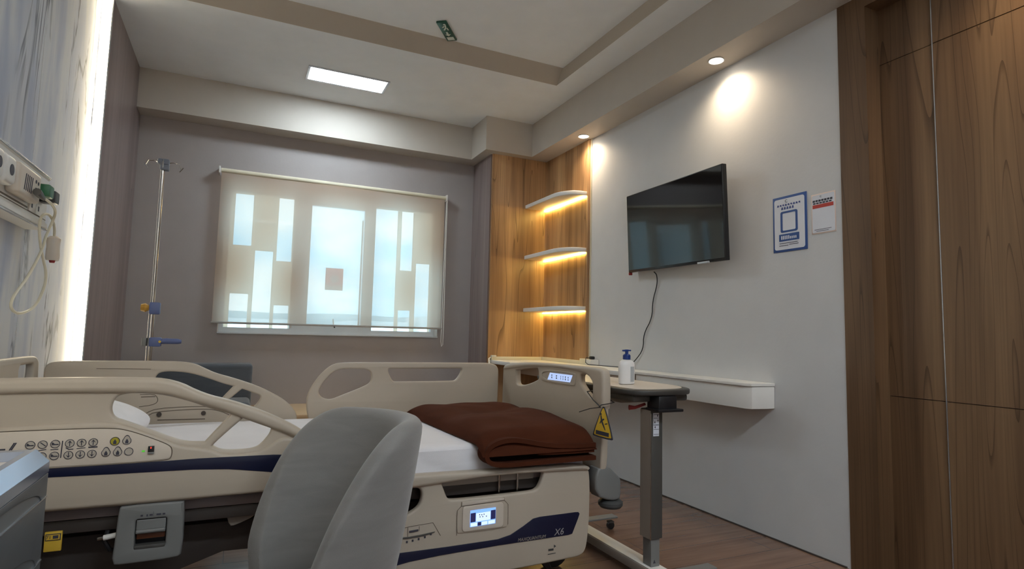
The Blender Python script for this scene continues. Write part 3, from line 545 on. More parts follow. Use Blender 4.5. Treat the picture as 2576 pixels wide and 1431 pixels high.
# --- buttons on panel (drawn as raised rings with symbols)
YB = NEAR-.0105
def ring(cx, cz, r=.0115, m='ink', drop=False, fill=None, sym=None):
    b = MB(); n = 24
    if drop: out = [(cx+r*math.sin(a)*(1 if math.cos(a) < .3 else .8), cz+r*math.cos(a)*(1.0 if math.cos(a) < .5 else 1.45)) for a in [2*PI*k/n for k in range(n)]]
    else: out = [(cx+r*math.cos(2*PI*k/n), cz+r*math.sin(2*PI*k/n)) for k in range(n)]
    inn = [(cx+(x-cx)*.86, cz+(z-cz)*.86) for x, z in out]
    o = MB().plate(out, [], .002, XZ, YB).build('button', fill or 'button', sr)
    b.plate(out, [inn], .001, XZ, YB-.0012)
    if sym == 'up': b.plate([(cx-.001, cz-.008), (cx+.001, cz-.008), (cx+.001, cz+.003), (cx+.006, cz-.001), (cx, cz+.008), (cx-.006, cz-.001), (cx-.001, cz+.003)], [], .001, XZ, YB-.0012)
    if sym == 'dn': b.plate([(cx-.001, cz+.008), (cx+.001, cz+.008), (cx+.001, cz-.003), (cx+.006, cz+.001), (cx, cz-.008), (cx-.006, cz+.001), (cx-.001, cz-.003)], [], .001, XZ, YB-.0012)
    if sym == 'bed': b.plate([(cx-.008, cz-.003), (cx+.008, cz-.003), (cx+.008, cz), (cx-.001, cz), (cx-.006, cz+.005), (cx-.008, cz+.004)], [], .001, XZ, YB-.0012)
    if sym == 'sl': b.plate([(cx-.006, cz+.005), (cx+.007, cz-.006), (cx+.008, cz-.004), (cx-.005, cz+.007)], [], .001, XZ, YB-.0012)
    if sym == 'bl': b.plate([(cx-.004, cz-.008), (cx+.004, cz-.008), (cx+.004, cz-.001), (cx, cz+.006), (cx-.004, cz-.001)], [], .001, XZ, YB-.0012)
    return b.build('symbol', 'ink', sr) if False else _mk(b, o)
def _mk(b, o):
    # symbol printed on the button: joined as a second material of the same button
    bmesh.ops.recalc_face_normals(b.bm, faces=b.bm.faces)
    me = o.data; bm = bmesh.new(); bm.from_mesh(me); c = WORG[o.name]; k = len(bm.faces)
    for v in b.bm.verts: v.co -= c
    t = bpy.data.meshes.new('t'); b.bm.to_mesh(t); b.bm.free(); bm.from_mesh(t); bpy.data.meshes.remove(t)
    bm.faces.ensure_lookup_table()
    for f in bm.faces[k:]: f.material_index = 1; f.smooth = False
    bm.to_mesh(me); bm.free(); me.materials.append(M['ink']); return o
for cx, s in ((-.510, 'bed'), (-.482, 'sl'), (-.453, 'bed'), (-.419, 'up'), (-.391, 'up'), (-.363, 'up')): ring(cx, .660, sym=s)
for cx, s in ((-.510, 'bed'), (-.482, 'bed'), (-.453, 'bed'), (-.420, 'dn'), (-.392, 'dn'), (-.364, 'dn')): ring(cx, .627, sym=s)
ring(-.310, .660, .0125, fill='buttony', sym='bl'); ring(-.280, .660, drop=True, sym='bl')
for cx in (-.330, -.301): ring(cx, .628, drop=True, sym='bl')
ring(-.273, .628)
pr = MB()
for x0, z0, x1, z1, w in ((-.438, .620, -.4365, .668, .0012), (-.428, .648, -.420, .643, .0012), (-.420, .643, -.410, .643, .0012), (-.402, .644, -.381, .645, .001), (-.374, .646, -.352, .646, .0018), (-.463, .644, -.445, .645, .001), (-.492, .643, -.473, .646, .001), (-.552, .648, -.542, .668, .0015), (-.556, .648, -.546, .668, .0015), (-.60, .651, -.565, .651, .002)):
    d = Vector((x1-x0, z1-z0)).normalized(); nx, nz_ = -d.y*w, d.x*w
    pr.plate([(x0-nx, z0-nz_), (x1-nx, z1-nz_), (x1+nx, z1+nz_), (x0+nx, z0+nz_)], [], .001, XZ, YB)
pr.build('printed_symbols', 'ink', sr)
MB().box(-.224, -.208, NEAR-.016, NEAR-.009, .618, .641, bev=.001).build('lock_switch', 'black', sr)
MB().box(-.224, -.208, NEAR-.0165, NEAR-.009, .618, .624, bev=.001).build('switch_base', 'grey', sr)
MB().box(-.2175, -.2150, NEAR-.0175, NEAR-.0155, .634, .639).build('red_indicator', 'redled', sr)
MB().box(-.240, -.232, NEAR-.0125, NEAR-.0095, .624, .629, bev=.001).build('indicator', 'grnled', sr)
# far head rail
fh = MB().plate(head_out, [holeA, holeB], .030, XZ, FAR+.016, .009, 3)
frl = fh.build('side_rail', 'plastic', bed, label='raised far side rail at the head end')
g = MB()
for path, r in (([(-.36, .585), (-.345, .60), (-.32, .617), (-.20, .624), (-.10, .624), (-.05, .612), (-.01, .592)], .0016), ([(-.37, .592), (-.35, .615), (-.31, .632), (-.2, .637), (-.10, .636), (-.04, .620), (0, .60)], .0016), ([(-.50, .745), (-.3, .745), (-.355, .70), (-.31, .645)][:2], .001), ([(-.38, .697), (-.325, .697), (-.31, .68), (-.31, .66), (-.33, .648), (-.38, .642)], .0014), ([(-.375, .685), (-.32, .686)], .0018), ([(-.55, .812), (-.345, .809)], .0012), ([(-.305, .581), (-.114, .579)], .002)):
    g.tube([(x, FAR+.0005, z) for x, z in chaikin(path, 1, False)], r, 6)
g.build('moulded_groove', 'seam', frl)
for x in (-.300, -.122): MB().cyl((x, FAR+.002, .606), (x, FAR-.007, .606), .010, 14).build('fixing_cap', 'dark', frl)
# far foot rail
MB().plate(foot_out, [fh1, fh2], .030, XZ, FAR+.016, .009, 3).build('side_rail', 'plastic', bed, label='raised far side rail at the foot end')
# near foot rail, lowered by .365
DZ = -.352
low = lambda pts: [(x-.016, z+DZ) for x, z in pts]
fo = chaikin([(.33, .20), (.32, .27), (.33, .33), (.36, .39), (.41, .45), (.46, .480), (.56, .489), (.85, .484), (1.20, .479), (1.30, .478), (1.345, .465), (1.361, .43), (1.361, .27), (1.352, .17), (1.342, .128), (1.318, .110), (1.25, .106), (1.07, .100), (.85, .095), (.5, .105), (.36, .125)], 2)
h1 = chaikin([(.372, .33), (.376, .36), (.41, .41), (.45, .438), (.59, .443), (.632, .440), (.641, .42), (.640, .395), (.625, .366), (.56, .340), (.45, .30), (.40, .30)], 2)
h2_ = chaikin([(.712, .452), (.722, .432), (.738, .393), (.752, .386), (.84, .385), (1.085, .387), (1.112, .393), (1.126, .411), (1.140, .446), (1.138, .457), (1.10, .459), (.92, .463), (.75, .456)], 2)
nf = MB().plate(fo, [h1, h2_], .030, XZ, NEAR+.016, .009, 3)
nf.plate(chaikin([(.36, .39), (.41, .452), (.46, .484), (.56, .491), (.85, .486), (1.30, .481), (1.35, .468), (1.356, .452), (1.30, .455), (1.14, .459), (.92, .464), (.6, .444), (.46, .44), (.40, .405)], 2), [], .044, XZ, NEAR+.010, .012, 3)
nf = nf.build('side_rail', 'plastic', bed, label='lowered near side rail at the foot end with small screen')
MB().plate([(.34, .150), (.50, .172), (.60, .187), (.714, .194), (.947, .200), (1.255, .202), (1.275, .205), (1.302, .262), (1.309, .280), (1.303, .287), (1.29, .288), (1.124, .287), (1.095, .283), (1.052, .259), (.998, .233), (.946, .223), (.745, .221), (.54, .222), (.34, .22)], [], .003, XZ, NEAR-.0005, .0008).build('navy_stripe', 'navy', nf)
sb = MB().plate(chaikin([(.785, .262), (.778, .27), (.776, .345), (.785, .354), (.793, .360), (.793, .376), (.966, .378), (.970, .366), (.983, .350), (.984, .275), (.978, .262)], 1), [], .006, XZ, NEAR+.000, .002).build('screen_housing', 'plastic', nf)
sg2 = MB()
for p in ([(.777, .258), (.776, .346), (.787, .357), (.7925, .361), (.7925, .377)], [(.966, .378), (.968, .366), (.984, .350), (.985, .275)], [(.793, .3605), (.968, .3665)]): sg2.tube([(x, NEAR-.0038, z) for x, z in p], .0008, 5)
sg2.build('housing_seam', 'seam', nf)
MB().plate(rrect(.797, .268, .964, .360, .012), [], .008, XZ, NEAR-.003, .002).plate([(.794, .363), (.966, .368), (.966, .377), (.794, .3765)], [], .006, XZ, NEAR-.003, .001).build('screen_bezel', 'plastic_l', nf)
MB().plate([(.827, .283), (.930, .286), (.930, .345), (.827, .343)], [], .002, XZ, NEAR-.0077).build('display', 'scr', nf, label='small glowing blue control display')
for q, mt_ in (([(.850, .301), (.908, .303), (.908, .333), (.850, .331)], 'scrw'), ([(.829, .285), (.855, .2855), (.855, .298), (.829, .297)], 'scrw'), ([(.873, .286), (.896, .287), (.896, .299), (.873, .298)], 'scrw'), ([(.900, .287), (.927, .288), (.927, .300), (.900, .299)], 'scrw'),
               ([(.828, .300), (.848, .301), (.848, .334), (.828, .333)], 'scrd'), ([(.910, .303), (.929, .304), (.929, .337), (.910, .336)], 'scrd'), ([(.857, .285), (.871, .2855), (.871, .298), (.857, .298)], 'scrd')):
    MB().plate(q, [], .001, XZ, NEAR-.0092).build('display_tile', mt_, nf)
dt = MB()
for x, z in ((.862, .325), (.871, .324), (.880, .325), (.864, .317), (.875, .317), (.89, .317)): dt.box(x, x+.003, NEAR-.0105, NEAR-.0095, z-.002, z+.002)
dt.build('display_marks', 'scrd', nf)
# angle indicator panel
ap = MB()
for p in ([(.53, .300), (.562, .305), (.60, .309), (.685, .313), (.715, .264)], [(.592, .306), (.592, .268)], [(.634, .306), (.634, .290)]): ap.tube([(x, NEAR-.0003, z) for x, z in p], .0009, 5)
ap.build('panel_seam', 'seam', nf)
MB().plate([(.597, .288), (.630, .290), (.630, .296), (.597, .294)], [], .003, XZ, NEAR-.001).build('angle_window', 'ink', nf)
MB().plate([(.53, .270), (.60, .268), (.65, .270), (.69, .278), (.694, .281), (.64, .276), (.60, .274), (.53, .275)], [], .004, XZ, NEAR-.001, .001).build('angle_scale', 'greym', nf)
am = MB()
for x, z in ((.568, .258), (.590, .257), (.611, .259), (.633, .262), (.656, .266), (.678, .274)): am.box(x-.003, x+.003, NEAR-.0015, NEAR+.001, z-.004, z+.003)
am.build('angle_marks', 'ink', nf)
MB().text('MAXQUANTUM', .017, XZ, NEAR-.0028, 1.022+.068, .2095, .25).build('model_lettering', 'beigem', nf)
MB().text('X6', .036, XZ, NEAR-.0028, 1.212, .219, .2).build('model_number', 'silver', nf)
MB().plate([(1.167, .150), (1.190, .150), (1.190, .158), (1.167, .158)], [], .001, XZ, NEAR).plate([(1.192, .160), (1.202, .165), (1.192, .172)], [], .001, XZ, NEAR).plate([(1.165, .137), (1.20, .138), (1.20, .140), (1.165, .139)], [], .001, XZ, NEAR).build('maker_mark', 'greyd', nf)
# headboard
hb_out = chaikin([(2.06, .50), (2.06, .80), (2.09, .855), (2.2, .872), (3.0, .872), (3.08, .862), (3.105, .82), (3.108, .50)], 2)
hb = MB().plate(hb_out, [rrect(2.85, .775, 3.03, .838, .02), rrect(2.12, .775, 2.30, .838, .02)], .030, YZ, -.766, .010, 3); hb.build('headboard', 'plastic', bed)
# footboard
fb_out = chaikin([(3.102, .46), (3.100, .79), (3.09, .822), (3.05, .836), (2.98, .845), (2.78, .857), (2.5, .864), (2.20, .867), (2.10, .866), (2.080, .845), (2.075, .74), (2.08, .45), (2.11, .44), (3.07, .44)], 2)
f1 = chaikin([(2.925, .805), (2.925, .81), (2.68, .838), (2.66, .828), (2.655, .79), (2.665, .777), (2.79, .742), (2.88, .732), (2.915, .738), (2.922, .76)], 2)
f3 = chaikin([(2.255, .836), (2.262, .81), (2.25, .785), (2.17, .737), (2.158, .745), (2.155, .82), (2.16, .836)], 2)
fb = MB().plate(fb_out, [f1, f3], .034, YZ, 1.417, .010, 3)
fb.plate(chaikin([(3.09, .80), (3.08, .826), (3.04, .840), (2.78, .862), (2.5, .869), (2.2, .872), (2.09, .872), (2.068, .85), (2.066, .70), (2.085, .70), (2.14, .72), (2.15, .83), (2.3, .846), (2.64, .846), (2.90, .822), (3.06, .80)], 2), [], .046, YZ, 1.417, .014, 3)
fb = fb.build('footboard', 'plastic', bed)
MB().plate(chaikin([(2.632, .836), (2.298, .839), (2.288, .825), (2.296, .78), (2.31, .776), (2.605, .776), (2.62, .785)], 2), [chaikin([(2.622, .829), (2.306, .832), (2.298, .82), (2.304, .786), (2.32, .783), (2.60, .783)], 2)], .003, YZ, 1.3985, .001).build('label_recess', 'plastic', fb)
lb = MB().plate([(2.531, .822), (2.320, .824), (2.341, .790), (2.555, .787)], [], .002, YZ, 1.3985).build('bed_label', 'lcd', fb, label='backlit white label with small symbols')
sy = MB()
for y, w in ((2.515, .010), (2.47, .012), (2.425, .004), (2.405, .005), (2.385, .009), (2.358, .006)): sy.plate([(y, .797), (y-w, .797), (y-w*.4, .806), (y-w, .814), (y, .814), (y-w*.6, .806)], [], .001, YZ, 1.3970)
sy.build('label_symbols', 'greym', fb)
# mattress platform, frames, base
MB().box(-.72, 1.36, 2.155, 3.07, .425, .462, bev=.006).build('mattress_platform', 'mauve', bed)
MB().box(-.70, 1.37, 2.16, 2.19, .385, .424, bev=.004).box(-.70, 1.37, 3.03, 3.06, .385, .424, bev=.004).build('platform_frame', 'dark', bed)
ba = MB().box(-.70, 1.40, 2.28, 2.34, .285, .345, bev=.006).box(-.70, 1.40, 2.90, 2.96, .30, .345, bev=.006).box(-.68, -.58, 2.3, 2.95, .29, .34).box(1.28, 1.38, 2.3, 2.95, .29, .34)
ba.build('base_frame', 'dark', bed)
for x0, x1 in ((-.45, -.22), (.86, 1.12)): MB().box(x0, x1, 2.42, 2.82, .30, .42, bev=.01).build('lift_housing', 'dark', bed)
MB().box(-.66, 1.32, 2.60, 2.64, .30, .40).build('centre_beam', 'dark', bed)
for x in (-.62, 1.30):
    for y in (2.31, 2.93):
        c = MB().cyl((x, y, .29), (x, y, .16), .016).box(x-.03, x+.03, y-.032, y+.032, .13, .165, bev=.008).build('caster', 'greym', bed)
        MB().cyl((x, y-.020, .075), (x, y+.020, .075), .0745, 24).build('wheel', 'black', c)
MB().plate([(-.70, .345), (-.70, .13), (-.24, .13), (-.13, .205), (-.003, .247), (.15, .243), (.60, .25), (.60, .345)], [], .012, XZ, 2.272, .002).build('underbed_shade', 'dark', bed)  # dark sheet standing in for the shade under the bed
MB().plate([(1.16, .13), (1.20, .10), (1.24, .035), (1.22, .03), (1.17, .09), (1.13, .12)], [], .03, XZ, 2.20, .004).build('brake_pedal', 'black', bed)
MB().box(1.12, 1.17, 2.19, 2.28, .11, .30, bev=.004).build('pedal_arm', 'dark', bed)
# bits seen through lowered rail openings
MB().tube([(.60, 2.20, .428), (1.2, 2.20, .430)], .018, 12).build('linkage_bar', 'beigem', bed)
for x in (.965, 1.045): MB().cyl((x, 2.145, .462), (x, 2.145, .385), .005, 8).build('linkage_rod', 'chrome', bed)
MB().box(.72, 1.12, 2.15, 2.158, .425, .455, bev=.002).build('linkage_cover', 'beigem', bed)
# grey control box with pull handle under the head rail
rb = MB().plate(chaikin([(-.288, .460), (-.280, .468), (-.121, .468), (-.118, .464), (-.114, .312), (-.13, .300), (-.27, .298), (-.297, .302), (-.292, .37)], 1), [rrect(-.243, .342, -.162, .424, .006)], .045, XZ, 2.118, .006).build('release_box', 'grey', bed, label='grey box with release handle under the near side')
MB().plate(rrect(-.241, .392, -.164, .422, .003), [], .010, XZ, 2.105, .003).plate(rrect(-.241, .383, -.164, .394, .003), [], .018, XZ, 2.10, .004).build('release_handle', 'grey', rb)
MB().box(-.245, -.160, 2.13, 2.138, .34, .426).build('recess_back', 'black', rb)
MB().box(-.240, -.165, 2.112, 2.13, .362, .378, bev=.003).build('latch', 'orange', rb)
MB().box(-.243, -.162, 2.094, 2.12, .338, .349, bev=.003).build('lower_lip', 'greym', rb)
ic = MB()
for x, w in ((-.231, .006), (-.216, .004), (-.208, .008), (-.190, .012), (-.174, .007)): ic.box(x, x+w, 2.0945, 2.0955, .432+(.001 if w > .005 else 0), .438)
ic.box(-.1985, -.1978, 2.0945, 2.0955, .431, .445); ic.build('printed_symbols', 'ink', rb)
MB().cyl((-.325, 2.13, .372), (-.292, 2.13, .377), .008, 12).build('hose_connector', 'white', bed)
MB().cyl((-.340, 2.13, .370), (-.326, 2.13, .372), .005, 10).build('hose_tip', 'chrome', bed)
MB().tube([(-.32, 2.16, .385), (-.325, 2.15, .355), (-.31, 2.15, .33), (-.295, 2.16, .322)], .007, 8).build('hose', 'black', bed)
MB().plate(chaikin([(.0, .392), (.095, .395), (.09, .375), (.03, .350), (.012, .350)], 1), [], .02, XZ, 2.20, .003).build('bracket_cover', 'beigem', bed)
# yellow rating plate
yp = MB().box(-.470, -.428, 2.138, 2.146, .346, .402, bev=.002).build('rating_plate', 'yellowk', bed, label='small yellow plate under the head rail')
MB().box(-.467, -.431, 2.136, 2.1385, .378, .396).build('plate_frame', 'ink', yp)
MB().box(-.465, -.433, 2.1350, 2.1365, .380, .394).build('plate_field', 'yellowk', yp)
MB().text('71', .013, XZ, 2.1345, -.459, .387).box(-.449, -.436, 2.134, 2.135, .383, .392).build('plate_lettering', 'ink', yp)
# corner bumper at the foot end
bu = MB()
bu.plate(chaikin([(1.380, .452), (1.42, .462), (1.445, .460), (1.495, .418), (1.508, .400), (1.508, .332), (1.50, .320), (1.46, .316), (1.380, .345)], 1), [], .072, XZ, 2.125, .010).build('corner_bumper', 'grey', bed)
MB().lathe([(.030, 0), (.044, .004), (.052, .014), (.052, .026), (.044, .034), (.030, .037)], (1.478, 2.125, .280), 28).build('bumper_wheel', 'greyd', bed)

# ---------------- mattress, pillow, blanket
def wave_sheet(u, v): return .004*noise.noise(Vector((u*3, v*3, 1.7)))
mt = MB().box(-.715, 1.375, 2.155, 3.065, .4625, .572, bev=.030, seg=4)
mt = mt.build('bed_mattress', 'sheet', label='mattress covered in a smooth white sheet on the hospital bed', cat='mattress', sharp=180)
# draped near side folds of the sheet as gentle ridges
mt2 = MB()
mt2.grid(lambda u, v: Vector((-.70+2.05*u, 2.150-.010*abs(math.sin(u*31+v*2.5))*(1-v)-.004*noise.noise(Vector((u*14, v*3, 0))), .468+(.558-.468)*v)), 150, 8)
mt2.build('sheet_side', 'sheet', mt, sharp=180)
pw = MB(); PW = Matrix.Translation((-.515, 2.60, .672)) @ Matrix.Rotation(math.radians(14), 4, 'Y')
def pil(u, v):
    a, b = 2*PI*u, PI*(v-.5); sx = math.copysign(abs(math.cos(a))**.55, math.cos(a)); sy = math.copysign(abs(math.sin(a))**.55, math.sin(a))
    cb_ = math.cos(b); corner = (abs(sx)*abs(sy))**2
    return PW @ Vector((.225*sx*cb_*(1+.06*corner), .33*sy*cb_*(1+.06*corner), .068*math.copysign(abs(math.sin(b))**.8, math.sin(b))*(1-.5*corner*cb_)+.004*noise.noise(Vector((sx*3*cb_, sy*3*cb_, 0)))))
pw.grid(pil, 64, 25, True); bmesh.ops.remove_doubles(pw.bm, verts=pw.bm.verts, dist=1e-4)
pw.build('bed_pillow', 'pillow', label='white pillow at the head end of the hospital bed', cat='pillow', sharp=180)
# blanket
bk = thing('folded_blanket', (1.1, 2.55, .575), 'dark brown folded blanket on the foot end of the white mattress', 'blanket')
def bl_top(u, v, top=True):
    x0, x1, y0, y1 = .815, 1.366, 2.062, 3.03
    s, t = u*2-1, v*2-1
    x = x0+(x1-x0)*u+(.045*(1-v)*(1-u)); y = y0+(y1-y0)*v
    e = (1-abs(s)**7)*(1-abs(t)**9); e = max(e, 0)**.45
    drop = max(0, (2.135-y)/.073); dz = -.036*min(drop, 1)**1.4
    bump = .010*noise.noise(Vector((x*4.3, y*3.1, 2.)))+.006*noise.noise(Vector((x*9, y*7, 5.)))+.012*math.exp(-((y-2.30-.25*(x-.9))/.10)**2)-.008*math.exp(-((y-2.52-.35*(x-.9))/.07)**2)
    if top: return Vector((x, y, .577+dz+e*(.062+bump+.008*(x-.8)/.5)))
    return Vector((x, y, .5765+dz))
b1 = MB(); b1.grid(lambda u, v: bl_top(u, v), 70, 100); b1.grid(lambda u, v: bl_top(u, v, False), 70, 100); bmesh.ops.remove_doubles(b1.bm, verts=b1.bm.verts, dist=4e-4)
b1.build('top_layers', 'blanket', bk, sharp=180)
# looped fold at the near end
def strip(path, th, y0, y1, name, m):
    P = [Vector((p[0], p[1])) for p in chaikin(path, 3, False)]; n = len(P); L_ = []; R_ = []
    for i, p in enumerate(P):
        t = (P[min(i+1, n-1)]-P[max(i-1, 0)]).normalized(); nn = Vector((-t.y, t.x)); L_.append(p+nn*th/2); R_.append(p-nn*th/2)
    loop = L_+R_[::-1]; k = len(loop); b = MB(); ny = 8
    rings = []
    for j in range(ny):
        s = j/(ny-1); y = y0+(y1-y0)*s; sc_ = 1-.0*s
        rings.append([b.bm.verts.new((p.x+.004*noise.noise(Vector((p.x*9, s*3, 1))), y+.004*noise.noise(Vector((p.x*12, p.y*12, 0))), p.y)) for p in loop])
    for j in range(ny-1):
        for i in range(k): b.bm.faces.new((rings[j][i], rings[j][(i+1) % k], rings[j+1][(i+1) % k], rings[j+1][i]))
    for j in (0, ny-1):
        for i in range(n-1): b.bm.faces.new((rings[j][i], rings[j][i+1], rings[j][k-2-i], rings[j][k-1-i]))
    return b.build(name, m, bk, sharp=60)
strip([(1.360, .560), (1.25, .560), (1.12, .572), (1.03, .594), (.95, .600), (.893, .582), (.870, .550), (.886, .516), (.94, .505), (1.05, .506), (1.2, .507), (1.360, .508)], .017, 2.060, 2.134, 'folded_edge', 'blanket')
MB().plate([(1.358, .560), (1.25, .560), (1.12, .570), (1.03, .592), (.95, .597), (.90, .580), (.878, .55), (.890, .520), (.94, .508), (1.2, .509), (1.358, .510)], [], .022, XZ, 2.123).build('fold_shade', 'blanket_shade', bk)  # near-black fill standing in for the shade inside the loop
strip([(1.358, .534), (1.22, .534), (1.10, .538)], .010, 2.070, 2.111, 'inner_layer', 'blanket')

# ---------------- triangular fall warning tag
tg = thing('warning_tag', (1.37, 2.11, .59), 'yellow triangular slip warning tag tied to the footboard corner', 'sign')
TX = 1.372
TY = Matrix.Translation((1.386, 2.046, .714)) @ Matrix.Rotation(math.radians(-80), 4, 'Z') @ Matrix.Rotation(math.radians(2), 4, 'Y')
t = MB(); tri = chaikin([(-.008, .0), (.008, .0), (.058, -.118), (.052, -.126), (-.052, -.126), (-.058, -.118)], 1)
t.plate(tri, [], .003, XZ, 0, .0005); bmesh.ops.transform(t.bm, matrix=TY, verts=t.bm.verts); t.build('plate', 'yellow', tg)
t = MB(); tin = [(x*.90, -.064+(z+.064)*.92) for x, z in tri]; t.plate([(x*1.03, -.064+(z+.064)*1.02) for x, z in tri], [tin], .0035, XZ, 0)
bmesh.ops.transform(t.bm, matrix=TY, verts=t.bm.verts); t.build('border', 'ink', tg)
t = MB()
for poly in ([(-.016, -.036), (-.010, -.036), (-.004, -.055), (.006, -.072), (.016, -.092), (.013, -.094), (-.002, -.074), (-.012, -.060)], [(-.020, -.07), (-.015, -.07), (-.006, -.055), (-.010, -.050)], [(-.008, -.052), (.004, -.046), (.008, -.050), (-.003, -.058)], arcpts(-.014, -.031, .005, 0, 330, 8), [(.012, -.066), (.026, -.062), (.026, -.066), (.012, -.070)], [(-.040, -.100), (.036, -.100), (.036, -.116), (-.040, -.116)]):
    t.plate(poly, [], .0045, XZ, 0)
bmesh.ops.transform(t.bm, matrix=TY, verts=t.bm.verts); t.build('pictogram', 'ink', tg)
t = MB(); cx, cy, z = 1.417, 2.083, .722
t.tube([(1.368, 2.056, .714), (1.378, 2.052, .722), (1.41, 2.049, .726), (1.446, 2.058, .730), (1.450, 2.09, .735), (1.450, 2.172, .765), (1.42, 2.176, .768), (1.386, 2.174, .765), (1.382, 2.12, .735), (1.380, 2.07, .716), (1.372, 2.05, .713)], .0022, 6)
t.tube([(1.372, 2.05, .713), (1.34, 2.08, .705), (1.30, 2.10, .690)], .0018, 6); t.build('cable_tie', 'black', tg)

# ============================================================ OVERBED TABLE
ot = thing('overbed_table', (1.62, 2.2, 0), 'grey overbed table with cream top on a single column beside the bed foot', 'table')
ZT = .790
top_o = chaikin([(1.47, 2.02), (1.50, 1.955), (1.62, 1.935), (1.76, 1.955), (1.83, 2.03), (1.845, 2.2), (1.845, 2.6), (1.82, 2.83), (1.76, 2.865), (1.52, 2.865), (1.475, 2.83), (1.465, 2.5)], 2)
MB().plate(top_o, [], .024, XY, ZT-.014, .008, 3).build('edge_tray', 'greyt', ot)
ins = [(1.655+(x-1.655)*.88, 2.41+(y-2.41)*.92) for x, y in top_o]
MB().plate(ins, [], .006, XY, ZT-.002, .001).build('table_top', 'plastic_l', ot)
MB().box(1.50, 1.79, 2.0, 2.75, ZT-.055, ZT-.0265, bev=.008).build('underframe', 'greym', ot)
MB().box(1.54, 1.72, 2.14, 2.42, ZT-.075, ZT-.0555, bev=.006).build('mechanism_box', 'beigem', ot)
MB().box(1.585, 1.68, 1.94, 2.02, ZT-.085, ZT-.0265, bev=.006).plate([(1.57, 1.925), (1.70, 1.925), (1.69, 2.02), (1.58, 2.02)], [], .012, XY, ZT-.085, .003).build('column_bracket', 'black', ot)
MB().tube([(1.60, 2.05, ZT-.07), (1.555, 2.06, ZT-.085), (1.53, 2.07, ZT-.085)], [.006, .007, .011], 8).build('release_lever', 'red', ot)
MB().box(1.581, 1.641, 1.985, 2.057, .178, ZT-.0855, bev=.004).box(1.6415, 1.6425, 1.99, 2.05, .18, .7).build('upper_column', 'greym', ot)
MB().box(1.5795, 1.5810, 1.9850, 2.055, .178, .70).build('column_side', 'beigem', ot)
MB().box(1.5780, 1.5815, 1.9835, 1.9855, .178, .70, bev=.0006).build('column_edge', 'chrome', ot)
MB().box(1.589, 1.634, 1.994, 2.048, .064, .20, bev=.003).build('lower_column', 'grey', ot)
st_ = MB().box(1.590, 1.620, 1.9825, 1.984, .595, .690).build('instruction_sticker', 'paper', ot)
pp = MB()
for z in (.602, .622, .640, .641, .668, .683): pp.box(1.592, 1.618, 1.9815, 1.9824, z, z+.0015)
for x, z in ((1.597, .628), (1.596, .648), (1.61, .675), (1.612, .655)): pp.box(x, x+.004, 1.9815, 1.9824, z, z+.008)
pp.build('sticker_print', 'ink', st_)
MB().plate([(1.600, .080), (1.612, .080), (1.606, .094)], [], .001, XZ, 1.9935).build('arrow_mark', 'ink', ot)
MB().box(1.570, 1.648, 1.90, 2.66, .024, .062, bev=.004).build('base_bar', 'beigem', ot)
MB().box(1.574, 1.644, 1.905, 2.655, .0622, .0655, bev=.0015).build('base_bar_cap', 'white', ot)
for y in (1.93, 2.63):
    MB().box(1.50 if y > 2 else 1.58, 1.86, y-.028, y+.028, .040 if y < 2 else .058, .062 if y < 2 else .070, bev=.006).build('foot', 'grey', ot)
    for x in (1.53, 1.83):
        if y < 2 and x < 1.6: x = 1.60
        c = MB().box(x-.014, x+.014, y-.014, y+.014, .034, .042).build('caster', 'greym', ot)
        MB().cyl((x, y-.009, .020), (x, y+.009, .020), .0195, 16).build('wheel', 'black', c)
# lotion bottle
bo = thing('pump_bottle', (1.612, 2.2, ZT), 'white pump bottle with blue pump head on the overbed table', 'bottle')
BC = (1.612, 2.20, ZT+.0015)
MB().lathe([(.030, 0), (.036, .003), (.037, .06), (.037, .085), (.034, .098), (.025, .107), (.017, .111)], BC, 32, 1.12, .72).build('body', 'bottle', bo)
MB().lathe([(.016, .111), (.0175, .112), (.0175, .130), (.014, .134), (.0075, .137), (.0075, .147), (.010, .149), (.0105, .154), (.009, .156)], BC, 24).box(1.590, 1.612, 2.194, 2.206, ZT+.1485, ZT+.1565, bev=.002).box(1.612, 1.634, 2.195, 2.205, ZT+.150, ZT+.1565, bev=.002).build('pump_head', 'pump', bo)
lb = MB().grid
b = MB(); b.grid(lambda u, v: Vector((BC[0]+.0375*1.12*math.cos(-PI/2+.05+u*.62), BC[1]+.0375*.72*math.sin(-PI/2+.05+u*.62), BC[2]+.012+.068*v)), 10, 4); b.build('label', 'label', bo)

# ============================================================ IV POLE
iv = thing('iv_pole', (-.395, 3.4, 0), 'chrome infusion stand with blue clamps behind the bed', 'iv stand')
px, py = -.393, 3.4
MB().cyl((px, py, .09), (px, py, 1.10), .0135, 18).build('lower_pole', 'chrome', iv)
MB().cyl((px, py, 1.09), (px, py, 1.805), .0092, 16).build('upper_pole', 'chrome', iv)
MB().box(px-.012, px+.028, py-.02, py+.02, 1.795, 1.825, bev=.006).box(px-.025, px+.028, py-.022, py+.022, 1.823, 1.853, bev=.008).build('hook_hub', 'bluegrey', iv)
for a, L_ in ((185, .062), (5, .07), (95, .06), (275, .05)):
    ca_, sa_ = math.cos(math.radians(a)), math.sin(math.radians(a))
    MB().tube([(px+ca_*.02, py+sa_*.02, 1.835), (px+ca_*L_*.6, py+sa_*L_*.6, 1.842), (px+ca_*L_, py+sa_*L_, 1.838), (px+ca_*(L_+.012), py+sa_*(L_+.012), 1.81), (px+ca_*(L_+.004), py+sa_*(L_+.004), 1.798), (px+ca_*(L_+.02), py+sa_*(L_+.02), 1.822)], .0028, 8).build('hook', 'chrome', iv)
c = MB().box(px-.012, px+.035, py-.022, py+.022, 1.062, 1.122, bev=.006).build('height_clamp', 'blue', iv)
